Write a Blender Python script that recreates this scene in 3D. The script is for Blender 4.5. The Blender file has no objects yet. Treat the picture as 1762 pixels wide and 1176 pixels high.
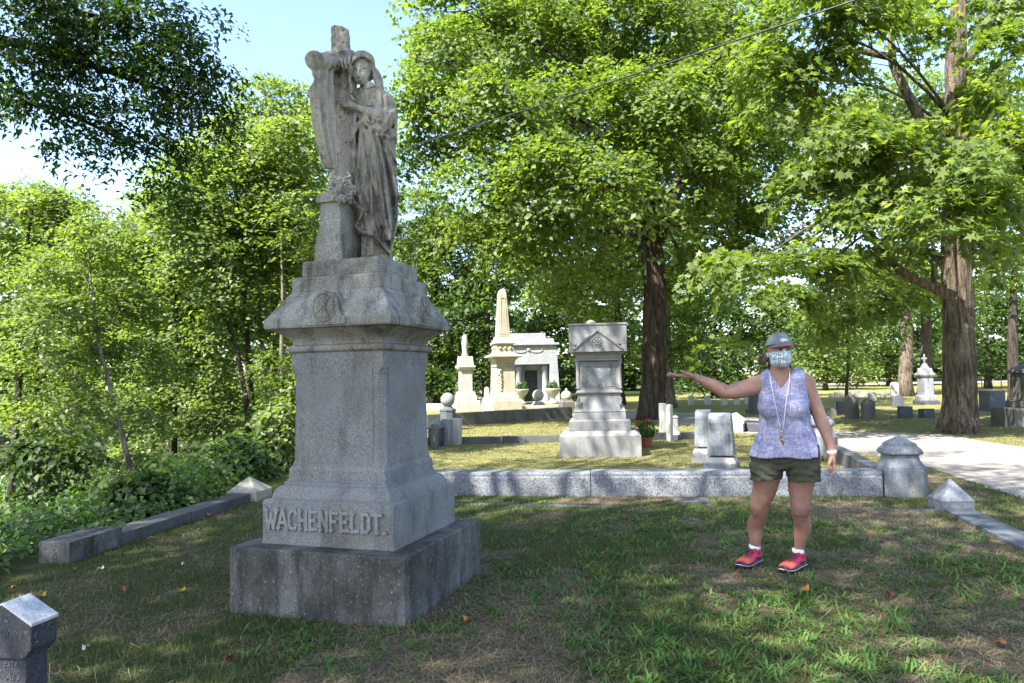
import bpy, math, random
import numpy as np
from mathutils import Vector, Matrix, Euler
R_ = math.radians
random.seed(7)
rng = np.random.default_rng(7)
scene = bpy.context.scene
col = scene.collection

# ---------------------------------------------------------------- camera
CAM_H, FPX, IW, IH = 1.41, 1271.0, 1762.0, 1176.0
PITCH, ROLL = R_(2.68), R_(1.12)
cd = bpy.data.cameras.new('camera'); cam = bpy.data.objects.new('camera', cd); col.objects.link(cam)
cam.location = (0, 0, CAM_H)
cam.rotation_euler = (Matrix.Rotation(math.pi/2+PITCH, 4, 'X') @ Matrix.Rotation(-ROLL, 4, 'Z')).to_euler()
cd.sensor_width = 36; cd.lens = FPX/IW*36; cd.clip_start = 0.05; cd.clip_end = 3000
scene.camera = cam

# ---------------------------------------------------------------- light
SUN_EL, SUN_XY = R_(50), (-0.70, -0.714)
SUNV = Vector((SUN_XY[0]*math.cos(SUN_EL), SUN_XY[1]*math.cos(SUN_EL), math.sin(SUN_EL)))
w = bpy.data.worlds.new('World'); scene.world = w; w.use_nodes = True
nt = w.node_tree; nt.nodes.clear()
sky = nt.nodes.new('ShaderNodeTexSky'); sky.sky_type = 'NISHITA'; sky.sun_disc = False
sky.sun_elevation = SUN_EL; sky.sun_rotation = math.atan2(SUN_XY[0], SUN_XY[1])
sky.air_density = 1.0; sky.dust_density = 1.2; sky.ozone_density = 1.0
bg = nt.nodes.new('ShaderNodeBackground'); bg.inputs['Strength'].default_value = 0.125
wo = nt.nodes.new('ShaderNodeOutputWorld')
nt.links.new(sky.outputs[0], bg.inputs[0]); nt.links.new(bg.outputs[0], wo.inputs[0])
sd = bpy.data.lights.new('sun', 'SUN'); sd.energy = 5.0; sd.angle = R_(0.53); sd.color = (1.0, 0.95, 0.86)
so = bpy.data.objects.new('sun', sd); col.objects.link(so)
so.rotation_euler = SUNV.to_track_quat('Z', 'Y').to_euler()
scene.view_settings.view_transform = 'Standard'
scene.view_settings.look = 'None'
scene.view_settings.exposure = 2.0
scene.view_settings.gamma = 1.0
scene.view_settings.use_curve_mapping = False
scene.render.engine = 'CYCLES'
scene.cycles.max_bounces = 6; scene.cycles.diffuse_bounces = 3; scene.cycles.glossy_bounces = 2
scene.cycles.transmission_bounces = 4; scene.cycles.transparent_max_bounces = 4
scene.cycles.caustics_reflective = False; scene.cycles.caustics_refractive = False

# ---------------------------------------------------------------- measuring helpers (photo pixel -> place in the world)
_f = np.array([0, math.cos(PITCH), math.sin(PITCH)]); _u0 = np.array([0, -math.sin(PITCH), math.cos(PITCH)]); _r0 = np.array([1., 0, 0])
_r = _r0*math.cos(ROLL)-_u0*math.sin(ROLL); _u = _u0*math.cos(ROLL)+_r0*math.sin(ROLL)
_c = np.array([0, 0, CAM_H])
def ray(x, y): return _f+_r*(x-IW/2)/FPX-_u*(y-IH/2)/FPX
def G(x, y, z=0.0):
    d = ray(x, y); return _c+d*((z-CAM_H)/d[2])
def Y(x, y, depth):
    d = ray(x, y); return _c+d*(depth/d[1])

# ---------------------------------------------------------------- object helpers
class MB:
    def __init__(s): s.v = []; s.f = []; s.sm = []
    def add(s, vs, fs, smooth=False):
        o = len(s.v); s.v += [tuple(map(float, p)) for p in vs]; s.f += [tuple(i+o for i in f) for f in fs]; s.sm += [smooth]*len(fs); return s
    def rings(s, rs, cap0=True, cap1=True, smooth=False):
        n = len(rs[0]); vs = [p for r in rs for p in r]; fs = []
        for i in range(len(rs)-1):
            for j in range(n):
                a = i*n+j; b = i*n+(j+1) % n; fs.append((a, b, b+n, a+n))
        s.add(vs, fs, smooth)
        o = len(s.v)-len(vs)
        if cap0: s.f.append(tuple(o+i for i in reversed(range(n)))); s.sm.append(False)
        if cap1: s.f.append(tuple(o+(len(rs)-1)*n+i for i in range(n))); s.sm.append(False)
        return s
    def tiers(s, ts, c=(0, 0), cap0=True):
        "square rings: (z, half_x[, half_y[, offx, offy]])"
        rs = []
        for t in ts:
            z, a = t[0], t[1]; b = t[2] if len(t) > 2 and t[2] is not None else a
            ox, oy = (t[3], t[4]) if len(t) > 4 else (0, 0)
            rs.append([(c[0]+ox-a, c[1]+oy-b, z), (c[0]+ox+a, c[1]+oy-b, z), (c[0]+ox+a, c[1]+oy+b, z), (c[0]+ox-a, c[1]+oy+b, z)])
        return s.rings(rs, cap0)
    def box(s, x0, y0, z0, x1, y1, z1):
        return s.rings([[(x0, y0, z), (x1, y0, z), (x1, y1, z), (x0, y1, z)] for z in (z0, z1)])
    def lathe(s, prof, n=16, c=(0, 0), smooth=True, rot=0.0, cap=True):
        return s.rings([[(c[0]+r*math.cos(rot+2*math.pi*k/n), c[1]+r*math.sin(rot+2*math.pi*k/n), z) for k in range(n)] for z, r in prof], cap, cap, smooth)
    def prism(s, outline, y0, y1, chamfer=0.0):
        "outline in x,z (counter-clockwise seen from -y), pushed from y0 (front) to y1"
        n = len(outline)
        rs = [[(x, y, z) for x, z in outline] for y in ((y1, y0))]
        vs = [p for r in rs for p in r]
        fs = [(j, (j+1) % n, (j+1) % n+n, j+n) for j in range(n)]
        s.add(vs, fs); o = len(s.v)-2*n
        s.f.append(tuple(o+n+i for i in range(n))); s.f.append(tuple(o+i for i in reversed(range(n)))); s.sm += [False]*2
        return s
    def tube(s, pts, rad, n=8, smooth=True, cap=True):
        pts = [Vector(p) for p in pts]; rs = []
        if not hasattr(rad, '__len__'): rad = [rad]*len(pts)
        ref = Vector((0.31, 0.17, 0.93)).normalized()
        for i, p in enumerate(pts):
            t = (pts[min(i+1, len(pts)-1)]-pts[max(i-1, 0)]).normalized()
            if i == 0:
                if abs(t.dot(ref)) > .9: ref = Vector((1, 0, 0))
                a = t.cross(ref).normalized()
            else:
                a = (a-t*a.dot(t)).normalized()
            b = t.cross(a)
            rs.append([p+(a*math.cos(2*math.pi*k/n)+b*math.sin(2*math.pi*k/n))*rad[i] for k in range(n)])
        return s.rings(rs, cap, cap, smooth)
    def sphere(s, c, r, n=12, m=8, sz=None, z0=-1, z1=1):
        rs = []
        for i in range(m+1):
            a = math.asin(z0)+(math.asin(z1)-math.asin(z0))*i/m
            rr = max(math.cos(a), .02)
            rs.append([(c[0]+r*rr*math.cos(2*math.pi*k/n), c[1]+r*rr*math.sin(2*math.pi*k/n), c[2]+(sz or r)*math.sin(a)) for k in range(n)])
        return s.rings(rs, True, True, True)
    def xf(s, M, start=0):
        for i in range(start, len(s.v)): s.v[i] = tuple(M @ Vector(s.v[i]))
        return s
    def build(s, name, mat=None, parent=None, bevel=0.0, seg=2):
        me = bpy.data.meshes.new(name); me.from_pydata(s.v, [], s.f); me.polygons.foreach_set('use_smooth', s.sm)
        o = bpy.data.objects.new(name, me); col.objects.link(o)
        if mat: me.materials.append(mat)
        if parent: o.parent = parent
        if bevel:
            b = o.modifiers.new('b', 'BEVEL'); b.width = bevel; b.segments = seg; b.limit_method = 'ANGLE'; b.angle_limit = R_(25); b.use_clamp_overlap = True
        return o
def np_obj(name, V, tris=None, quads=None, mat=None, parent=None, smooth=False, attrs=None):
    me = bpy.data.meshes.new(name)
    V = np.asarray(V, np.float32); me.vertices.add(len(V)); me.vertices.foreach_set('co', V.ravel())
    loops = []; starts = []; n = 0
    if quads is not None and len(quads):
        loops.append(np.asarray(quads, np.int32).ravel()); starts.append(np.arange(len(quads), dtype=np.int32)*4); n = len(quads)*4
    if tris is not None and len(tris):
        loops.append(np.asarray(tris, np.int32).ravel()); starts.append(n+np.arange(len(tris), dtype=np.int32)*3)
    L = np.concatenate(loops); S = np.concatenate(starts)
    me.loops.add(len(L)); me.loops.foreach_set('vertex_index', L)
    me.polygons.add(len(S)); me.polygons.foreach_set('loop_start', S)
    if smooth: me.polygons.foreach_set('use_smooth', np.ones(len(S), bool))
    for k, a in (attrs or {}).items():
        at = me.attributes.new(k, 'FLOAT', 'POINT'); at.data.foreach_set('value', np.asarray(a, np.float32))
    me.update(calc_edges=True)
    if mat: me.materials.append(mat)
    o = bpy.data.objects.new(name, me); col.objects.link(o)
    if parent: o.parent = parent
    return o
def tag(o, label=None, cat=None, group=None, kind=None):
    if label: o['label'] = label
    if cat: o['category'] = cat
    if group: o['group'] = group
    if kind or (label and cat): o['kind'] = kind or 'thing'
    return o
def thing(name, loc, rz, label, cat, group=None):
    o = bpy.data.objects.new(name, None); col.objects.link(o); o.empty_display_size = .1
    o.location = tuple(loc); o.rotation_euler = (0, 0, rz)
    return tag(o, label, cat, group)
def copy_tree(o, parent=None):
    c = o.copy(); col.objects.link(c); c.parent = parent
    for ch in [x for x in bpy.data.objects if x.parent == o]: copy_tree(ch, c)
    return c
# ---------------------------------------------------------------- materials
class NT:
    def __init__(s, name):
        s.m = bpy.data.materials.new(name); s.m.use_nodes = True; s.t = s.m.node_tree; s.t.nodes.clear()
        s.out = s.n('OutputMaterial'); s.co = s.n('TexCoord').outputs['Object']
    def n(s, typ, **kw):
        x = s.t.nodes.new('ShaderNode'+typ)
        for k, v in kw.items():
            if k in x.inputs.keys() if isinstance(k, str) else False: x.inputs[k].default_value = v
            else: setattr(x, k, v)
        return x
    def l(s, a, b): s.t.links.new(a, b)
    def map(s, scale=(1, 1, 1), src=None):
        m = s.n('Mapping'); m.inputs['Scale'].default_value = scale; s.l(src or s.co, m.inputs['Vector']); return m.outputs[0]
    def noise(s, scale, detail=4, rough=.6, src=None, dist=0):
        x = s.n('TexNoise'); x.inputs['Scale'].default_value = scale; x.inputs['Detail'].default_value = detail; x.inputs['Roughness'].default_value = rough; x.inputs['Distortion'].default_value = dist
        s.l(src or s.co, x.inputs['Vector']); return x.outputs['Fac']
    def ramp(s, fac, stops, interp='LINEAR'):
        r = s.n('ValToRGB'); r.color_ramp.interpolation = interp; e = r.color_ramp.elements
        while len(e) < len(stops): e.new(.5)
        for i, (p, c) in enumerate(stops):
            e[i].position = p; e[i].color = (c, c, c, 1) if not hasattr(c, '__len__') else (*c, 1)
        s.l(fac, r.inputs[0]); return r.outputs[0]
    def mix(s, fac, a, b, mode='MIX'):
        m = s.n('Mix'); m.data_type = 'RGBA'; m.blend_type = mode
        for k, v in ((0, fac), (6, a), (7, b)):
            sock = m.inputs[k]
            if isinstance(v, (int, float)): sock.default_value = v if k == 0 else (v, v, v, 1)
            elif isinstance(v, tuple): sock.default_value = (*v, 1)
            else: s.l(v, sock)
        return m.outputs[2]
    def math(s, op, a, b=0.5):
        m = s.n('Math'); m.operation = op
        for i, v in enumerate((a, b)):
            if isinstance(v, (int, float)): m.inputs[i].default_value = v
            else: s.l(v, m.inputs[i])
        return m.outputs[0]
    def bump(s, h, strength=.4, dist=.01):
        b = s.n('Bump'); b.inputs['Strength'].default_value = strength; b.inputs['Distance'].default_value = dist; s.l(h, b.inputs['Height']); return b.outputs[0]
    def bsdf(s, color, rough=.8, normal=None, spec=.3, metal=0.0, **kw):
        b = s.n('BsdfPrincipled')
        if isinstance(color, tuple): b.inputs['Base Color'].default_value = (*color, 1)
        else: s.l(color, b.inputs['Base Color'])
        if isinstance(rough, (int, float)): b.inputs['Roughness'].default_value = rough
        else: s.l(rough, b.inputs['Roughness'])
        b.inputs['Specular IOR Level'].default_value = spec; b.inputs['Metallic'].default_value = metal
        if normal: s.l(normal, b.inputs['Normal'])
        for k, v in kw.items(): b.inputs[k.replace('_', ' ')].default_value = v
        return b.outputs[0]
    def done(s, sh): s.l(sh, s.out.inputs['Surface']); return s.m

def stone(name, base, dark=(.05, .05, .05), stain=.5, speck=.35, sscale=170, streak=.4, warm=None, rough=.85, bump=.35, lichen=0.0, big=1.6, thr=0.0):
    t = NT(name)
    sp = t.ramp(t.noise(sscale, 3, .8), [(.30, 1-speck*1.2), (.5, 1.0), (.72, 1+speck*.9)])
    c = t.mix(1.0, base, sp, 'MULTIPLY')
    n1 = t.noise(big, 7, .65, dist=.3)
    n2 = t.noise(3.2, 7, .7, src=t.map((2.2, 2.2, .45)))
    if warm:
        c = t.mix(t.ramp(t.noise(2.6, 5, .6, src=t.map((1, 1, .8))), [(.5, 0.0), (.72, .75)]), c, t.mix(1.0, warm, sp, 'MULTIPLY'))
    c = t.mix(t.ramp(n1, [(.46+thr, 0.0), (.68+thr, stain)]), c, dark)
    c = t.mix(t.ramp(n2, [(.5+thr, 0.0), (.66+thr, streak)]), c, dark)
    if lichen:
        c = t.mix(t.ramp(t.noise(42, 5, .75), [(.60, 0.0), (.66, lichen)]), c, (.5, .52, .46))
        c = t.mix(t.ramp(t.noise(30, 5, .75, src=t.map((1.3, 1.1, 1.7))), [(.60, 0.0), (.68, lichen)]), c, (.035, .035, .03))
    h = t.math('ADD', t.math('MULTIPLY', t.noise(sscale*.8, 3, .7), .5), t.math('MULTIPLY', t.noise(14, 6, .7), 1.2))
    return t.done(t.bsdf(c, rough, t.bump(h, bump, .008), .25))
M = {}
M['granite'] = stone('granite', (.215, .215, .212), (.03, .03, .032), .45, .95, 190, .4, warm=(.19, .165, .13), bump=.3)
M['granite_letter'] = stone('granite_letter', (.255, .253, .245), (.06, .06, .06), .3, .7, 190, .3, bump=.3)
M['granite_base'] = stone('granite_base', (.165, .16, .15), (.026, .025, .023), .8, .7, 170, .8, bump=.6, lichen=.5, thr=-.05)
M['granite_cap'] = stone('granite_cap', (.29, .28, .25), (.024, .022, .018), .7, .9, 170, .7, warm=(.15, .115, .07), bump=.22, lichen=.3, thr=-.01)
M['statue'] = stone('statue_stone', (.42, .385, .32), (.035, .032, .027), .75, .45, 150, .9, warm=(.33, .27, .19), bump=1.0, lichen=.9, thr=-.01)
M['dark_stone'] = stone('dark_stone', (.055, .057, .068), (.012, .012, .014), .6, .4, 90, .4, bump=.8, lichen=.25)
M['white_lichen'] = stone('white_lichen_stone', (.50, .51, .55), (.06, .06, .08), .5, .2, 60, .25, bump=.9, lichen=.7)
M['grey_granite'] = stone('grey_granite', (.20, .20, .20), (.08, .08, .08), .35, .3, 80, .3, warm=(.34, .31, .26), bump=.3, lichen=.12)
M['wall_granite'] = stone('wall_granite', (.175, .185, .205), (.06, .06, .06), .35, .85, 55, .35, bump=.9, lichen=.2)
M['kerb_stone'] = stone('kerb_stone', (.10, .10, .10), (.03, .03, .03), .6, .35, 80, .4, bump=.6, lichen=.3)
M['limestone'] = stone('limestone', (.36, .33, .26), (.14, .13, .11), .35, .15, 60, .35, warm=(.46, .41, .30), bump=.3, lichen=.15)
M['marble'] = stone('marble', (.38, .37, .34), (.2, .2, .19), .25, .12, 60, .5, warm=(.42, .38, .29), bump=.5, lichen=.4)
M['blue_marble'] = stone('blue_marble', (.21, .225, .245), (.05, .052, .05), .65, .35, 70, .75, bump=.6, lichen=.6, warm=(.22, .20, .15))
M['mausoleum'] = stone('mausoleum_stone', (.25, .265, .285), (.15, .16, .17), .3, .15, 30, .35, warm=(.42, .38, .34), bump=.25)
M['slate'] = stone('slate', (.085, .095, .11), (.03, .03, .03), .5, .3, 60, .3, bump=.4, lichen=.2)
M['old_stone'] = stone('old_stone', (.12, .115, .10), (.03, .03, .028), .6, .4, 50, .5, bump=.6, lichen=.35)
def plain(name, c, rough=.6, spec=.3, metal=0.0, var=.15, scale=30):
    t = NT(name); v = t.ramp(t.noise(scale, 4, .6), [(.3, 1-var), (.7, 1+var)])
    return t.done(t.bsdf(t.mix(1.0, c, v, 'MULTIPLY'), rough, None, spec, metal))
def bark(name, c1, c2, sc=15.0):
    t = NT(name)
    m = t.map((1, 1, .13)); n = t.noise(sc, 8, .72, src=m, dist=.35); f = t.noise(sc*3.5, 6, .7, src=t.map((1, 1, .4)))
    c = t.mix(t.ramp(n, [(.42, 0.0), (.58, 1.0)]), c1, c2)
    c = t.mix(.7, c, t.ramp(f, [(.3, .5), (.7, 1.5)]), 'MULTIPLY')
    return t.done(t.bsdf(c, .95, t.bump(t.math('ADD', n, t.math('MULTIPLY', f, .5)), 1.0, .12), .15))
M['bark'] = bark('maple_bark', (.050, .038, .030), (.13, .105, .085))
M['bark_light'] = bark('light_bark', (.075, .055, .040), (.24, .195, .145))
M['bark_dark'] = bark('dark_bark', (.03, .025, .02), (.09, .075, .06), 9)
M['bark_birch'] = bark('pale_sapling_bark', (.17, .13, .10), (.42, .37, .30), 12)
def leafmat(name, c0, c1, c2, trans=.45, gloss=.35, tcol=None):
    t = NT(name)
    a = t.n('Attribute'); a.attribute_name = 'lv'
    c = t.ramp(a.outputs['Fac'], [(0.0, c0), (.55, c1), (1.0, c2)])
    d = t.bsdf(c, .48, None, gloss)
    tr = t.n('BsdfTranslucent'); t.l(t.mix(1.0, c, tcol or (1.75, 1.85, .55), 'MULTIPLY'), tr.inputs[0])
    mx = t.n('MixShader'); mx.inputs[0].default_value = trans; t.l(d, mx.inputs[1]); t.l(tr.outputs[0], mx.inputs[2])
    return t.done(mx.outputs[0])
M['leaf_maple'] = leafmat('maple_leaves', (.055, .095, .024), (.12, .175, .042), (.235, .265, .085), .53, .4)
M['leaf_dark'] = leafmat('dark_leaves', (.035, .068, .018), (.055, .10, .026), (.10, .14, .04), .4)
M['leaf_light'] = leafmat('light_leaves', (.072, .12, .038), (.15, .205, .07), (.26, .30, .12), .5, .5)
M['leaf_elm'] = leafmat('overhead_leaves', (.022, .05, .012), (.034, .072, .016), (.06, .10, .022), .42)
M['leaf_under'] = leafmat('undergrowth_leaves', (.04, .085, .022), (.075, .135, .035), (.14, .20, .06), .35, .4)
M['leaf_weed'] = leafmat('weed_leaves', (.035, .085, .018), (.06, .13, .025), (.10, .18, .04), .35, .3)
def grassmat(name):
    t = NT(name); a = t.n('Attribute'); a.attribute_name = 'lv'
    c = t.ramp(a.outputs['Fac'], [(0.0, (.040, .078, .020)), (.3, (.070, .11, .030)), (.5, (.12, .135, .048)), (.64, (.19, .155, .085)), (1.0, (.32, .26, .165))])
    d = t.bsdf(c, .6, None, .25); tr = t.n('BsdfTranslucent'); t.l(c, tr.inputs[0])
    mx = t.n('MixShader'); mx.inputs[0].default_value = .3; t.l(d, mx.inputs[1]); t.l(tr.outputs[0], mx.inputs[2])
    return t.done(mx.outputs[0])
M['grass'] = grassmat('grass_blades')
M['crab'] = leafmat('crabgrass_blades', (.045, .10, .022), (.075, .155, .035), (.13, .20, .05), .35, .3)
# ---------------------------------------------------------------- value noise in numpy
_vt = np.random.default_rng(3).random((256, 256)).astype(np.float32)
def vnoise(x, y, f=1.0, o=3):
    x = np.asarray(x, float)*f; y = np.asarray(y, float)*f; r = 0; a = .5; s = 0
    for k in range(o):
        xi = np.floor(x).astype(int); yi = np.floor(y).astype(int); u = x-xi; v = y-yi; u = u*u*(3-2*u); v = v*v*(3-2*v)
        g = lambda i, j: _vt[(xi+i) & 255, (yi+j) & 255]
        r = r+a*((g(0, 0)*(1-u)+g(1, 0)*u)*(1-v)+(g(0, 1)*(1-u)+g(1, 1)*u)*v); s += a
        a *= .5; x = x*2.03+17.3; y = y*2.03+5.7
    return r/s
def sstep(a, b, x): t = np.clip((x-a)/(b-a), 0, 1); return t*t*(3-2*t)

# ---------------------------------------------------------------- key places of the plot
PYL = G(420, 862); PYR = G(1643, 880); KL = G(104, 965)
def edge_x(y):
    y = np.asarray(y, float); k = (KL[0]-PYL[0])/(KL[1]-PYL[1])
    return np.where(y < PYL[1], PYL[0]+k*(y-PYL[1]), PYL[0]-.06*(y-PYL[1]))
def ground_z(x, y):
    x = np.asarray(x, float); y = np.asarray(y, float)
    d = edge_x(y)-.30-x
    z = -sstep(0, 7, d)*2.6-np.clip(d-1, 0, 60)*.03
    z = z+sstep(0, 1, np.clip(d, 0, 1))*0.0
    # the grass dips a little at the near left
    z = z-.10*sstep(-2.4, -4.6, x)*sstep(6.5, 4.0, y)*(d < .0)-.0
    return z+(vnoise(x, y, .55, 4)-.5)*.035*sstep(.0, 2.0, np.abs(x)+y)
# ---------------------------------------------------------------- ground
def axis(lo, hi, near0, near1, st, grow=1.09):
    a = list(np.arange(near0, near1+1e-6, st)); s = st
    while a[-1] < hi: s *= grow; a.append(a[-1]+s)
    s = st
    while a[0] > lo: s *= grow; a.insert(0, a[0]-s)
    return np.array(a)
gx = axis(-420, 420, -6, 7, .07); gy = axis(-150, 700, 1.2, 10, .07)
X, Yg = np.meshgrid(gx, gy, indexing='ij'); Z = ground_z(X, Yg)
ii = np.arange(len(gx)*len(gy)).reshape(len(gx), len(gy))
q = np.stack([ii[:-1, :-1], ii[1:, :-1], ii[1:, 1:], ii[:-1, 1:]], -1).reshape(-1, 4)
def wear(x, y):
    "1 = dry thatch, 0 = green"
    n = vnoise(x+9, y+4, .8, 4)*.55+vnoise(x, y, 3.0, 3)*.45
    v = sstep(.43, .58, n)
    near = sstep(4.6, 3.2, y)
    v = np.clip(v+.35*near*sstep(.40, .55, n), 0, 1)
    v = v*np.where(y < 10, 1, .45)
    v = np.clip(v+.8*np.exp(-((x+2.1)**2/2.0+(y-3.1)**2/.12)), 0, 1)       # raked clippings in front of the monument
    lush = np.exp(-((x-1.0)**2/1.4+(y-4.0)**2/.35))+np.exp(-((x-3.0)**2/1.5+(y-4.9)**2/.4))+np.exp(-((x-.6)**2/2+(y-6.8)**2/1.0))
    v = v*(1-.55*np.clip(lush, 0, 1))
    left = sstep(-1.2, -2.2, x)*sstep(3.5, 4.2, y)
    return v*(1-.55*left)
t = NT('lawn')
a = t.n('Attribute'); a.attribute_name = 'wear'
n1 = t.noise(55, 6, .75); n2 = t.noise(7, 6, .7); n3 = t.noise(.5, 5, .6)
green = t.ramp(n1, [(.3, (.030, .042, .014)), (.5, (.075, .088, .030)), (.75, (.15, .15, .06))])
dry = t.ramp(n1, [(.3, (.055, .042, .028)), (.5, (.15, .12, .08)), (.75, (.30, .25, .17))])
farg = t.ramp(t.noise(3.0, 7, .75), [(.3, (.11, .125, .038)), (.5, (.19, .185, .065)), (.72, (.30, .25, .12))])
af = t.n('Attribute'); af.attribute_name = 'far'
wv = t.math('ADD', a.outputs['Fac'], t.math('MULTIPLY', t.math('SUBTRACT', n2, .5), 1.1))
c = t.mix(t.ramp(wv, [(.25, 0.0), (.75, 1.0)]), green, dry)
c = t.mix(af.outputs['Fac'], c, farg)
fo = t.n('Attribute'); fo.attribute_name = 'forest_far_shade'
c = t.mix(fo.outputs['Fac'], c, t.ramp(n2, [(.3, (.018, .018, .010)), (.7, (.045, .06, .02))]))  # woodland floor on the left slope, plus shade painted into the far lawn
M['lawn'] = t.done(t.bsdf(c, .95, t.bump(t.math('ADD', n1, t.math('MULTIPLY', n2, .5)), 1.0, .03), .1))
far = sstep(8.6, 12, Yg); forest_far_shade = np.maximum(sstep(.0, .8, edge_x(Yg)-X), sstep(46, 54, Yg)*sstep(22, 16, X))
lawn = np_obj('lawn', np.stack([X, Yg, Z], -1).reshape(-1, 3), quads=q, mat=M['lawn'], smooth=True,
              attrs=dict(wear=wear(X, Yg).ravel(), far=far.ravel(), forest_far_shade=forest_far_shade.ravel()))
tag(lawn, 'mown cemetery lawn with green tufts and dry straw patches', None, None, 'structure')

# gravel road
def ribbon(name, up, lo, mat, z=.005, n=60, kind='structure', label=None, rough=.06):
    "upper and lower border given as ground points, resampled"
    def rs(pts):
        pts = np.array(pts); d = np.r_[0, np.cumsum(np.linalg.norm(np.diff(pts, axis=0), axis=1))]; u = np.linspace(0, d[-1], n)
        return np.stack([np.interp(u, d, pts[:, 0]), np.interp(u, d, pts[:, 1])], -1)
    A, B = rs(up), rs(lo); m = 14; V = []
    for j in range(m+1):
        P = A+(B-A)*j/m
        if j in (0, m): P = P+rng.normal(0, rough, P.shape)*np.array([.6, 1.5])
        V.append(np.c_[P, ground_z(P[:, 0], P[:, 1])+z])
    V = np.concatenate(V); k = np.arange((m+1)*n).reshape(m+1, n)
    q = np.stack([k[:-1, :-1], k[1:, :-1], k[1:, 1:], k[:-1, 1:]], -1).reshape(-1, 4)
    o = np_obj(name, V, quads=q, mat=mat, smooth=True); return tag(o, label, None, None, kind)
t = NT('gravel'); n1 = t.noise(38, 6, .8); n2 = t.noise(1.2, 5, .6)
c = t.mix(t.ramp(n2, [(.35, 0.0), (.7, .5)]), t.ramp(n1, [(.3, (.17, .155, .14)), (.5, (.29, .265, .24)), (.75, (.40, .375, .34))]), (.20, .175, .13))
M['gravel'] = t.done(t.bsdf(c, .95, t.bump(n1, .9, .02), .15))
g2 = lambda x, y: G(x, y)[:2]
RDU, RDL = [g2(1000, 706), g2(1100, 708), g2(1200, 712), g2(1330, 722), g2(1438, 741), g2(1565, 745), g2(1640, 751), g2(1762, 771), g2(1990, 805)], [g2(1000, 716), g2(1100, 722), g2(1200, 734), g2(1330, 752), g2(1446, 775), g2(1530, 788), g2(1597, 803), g2(1660, 826), g2(1990, 935)]
ribbon('gravel_road', RDU, RDL, M['gravel'], label='pale gravel cemetery road curving behind the plots')
ribbon('far_road', [(26, 80), (40, 82), (60, 85), (95, 92)], [(22, 63), (40, 64), (60, 65), (95, 67)], M['gravel'], z=.03, label='pale sunlit road far behind the graves')

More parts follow.
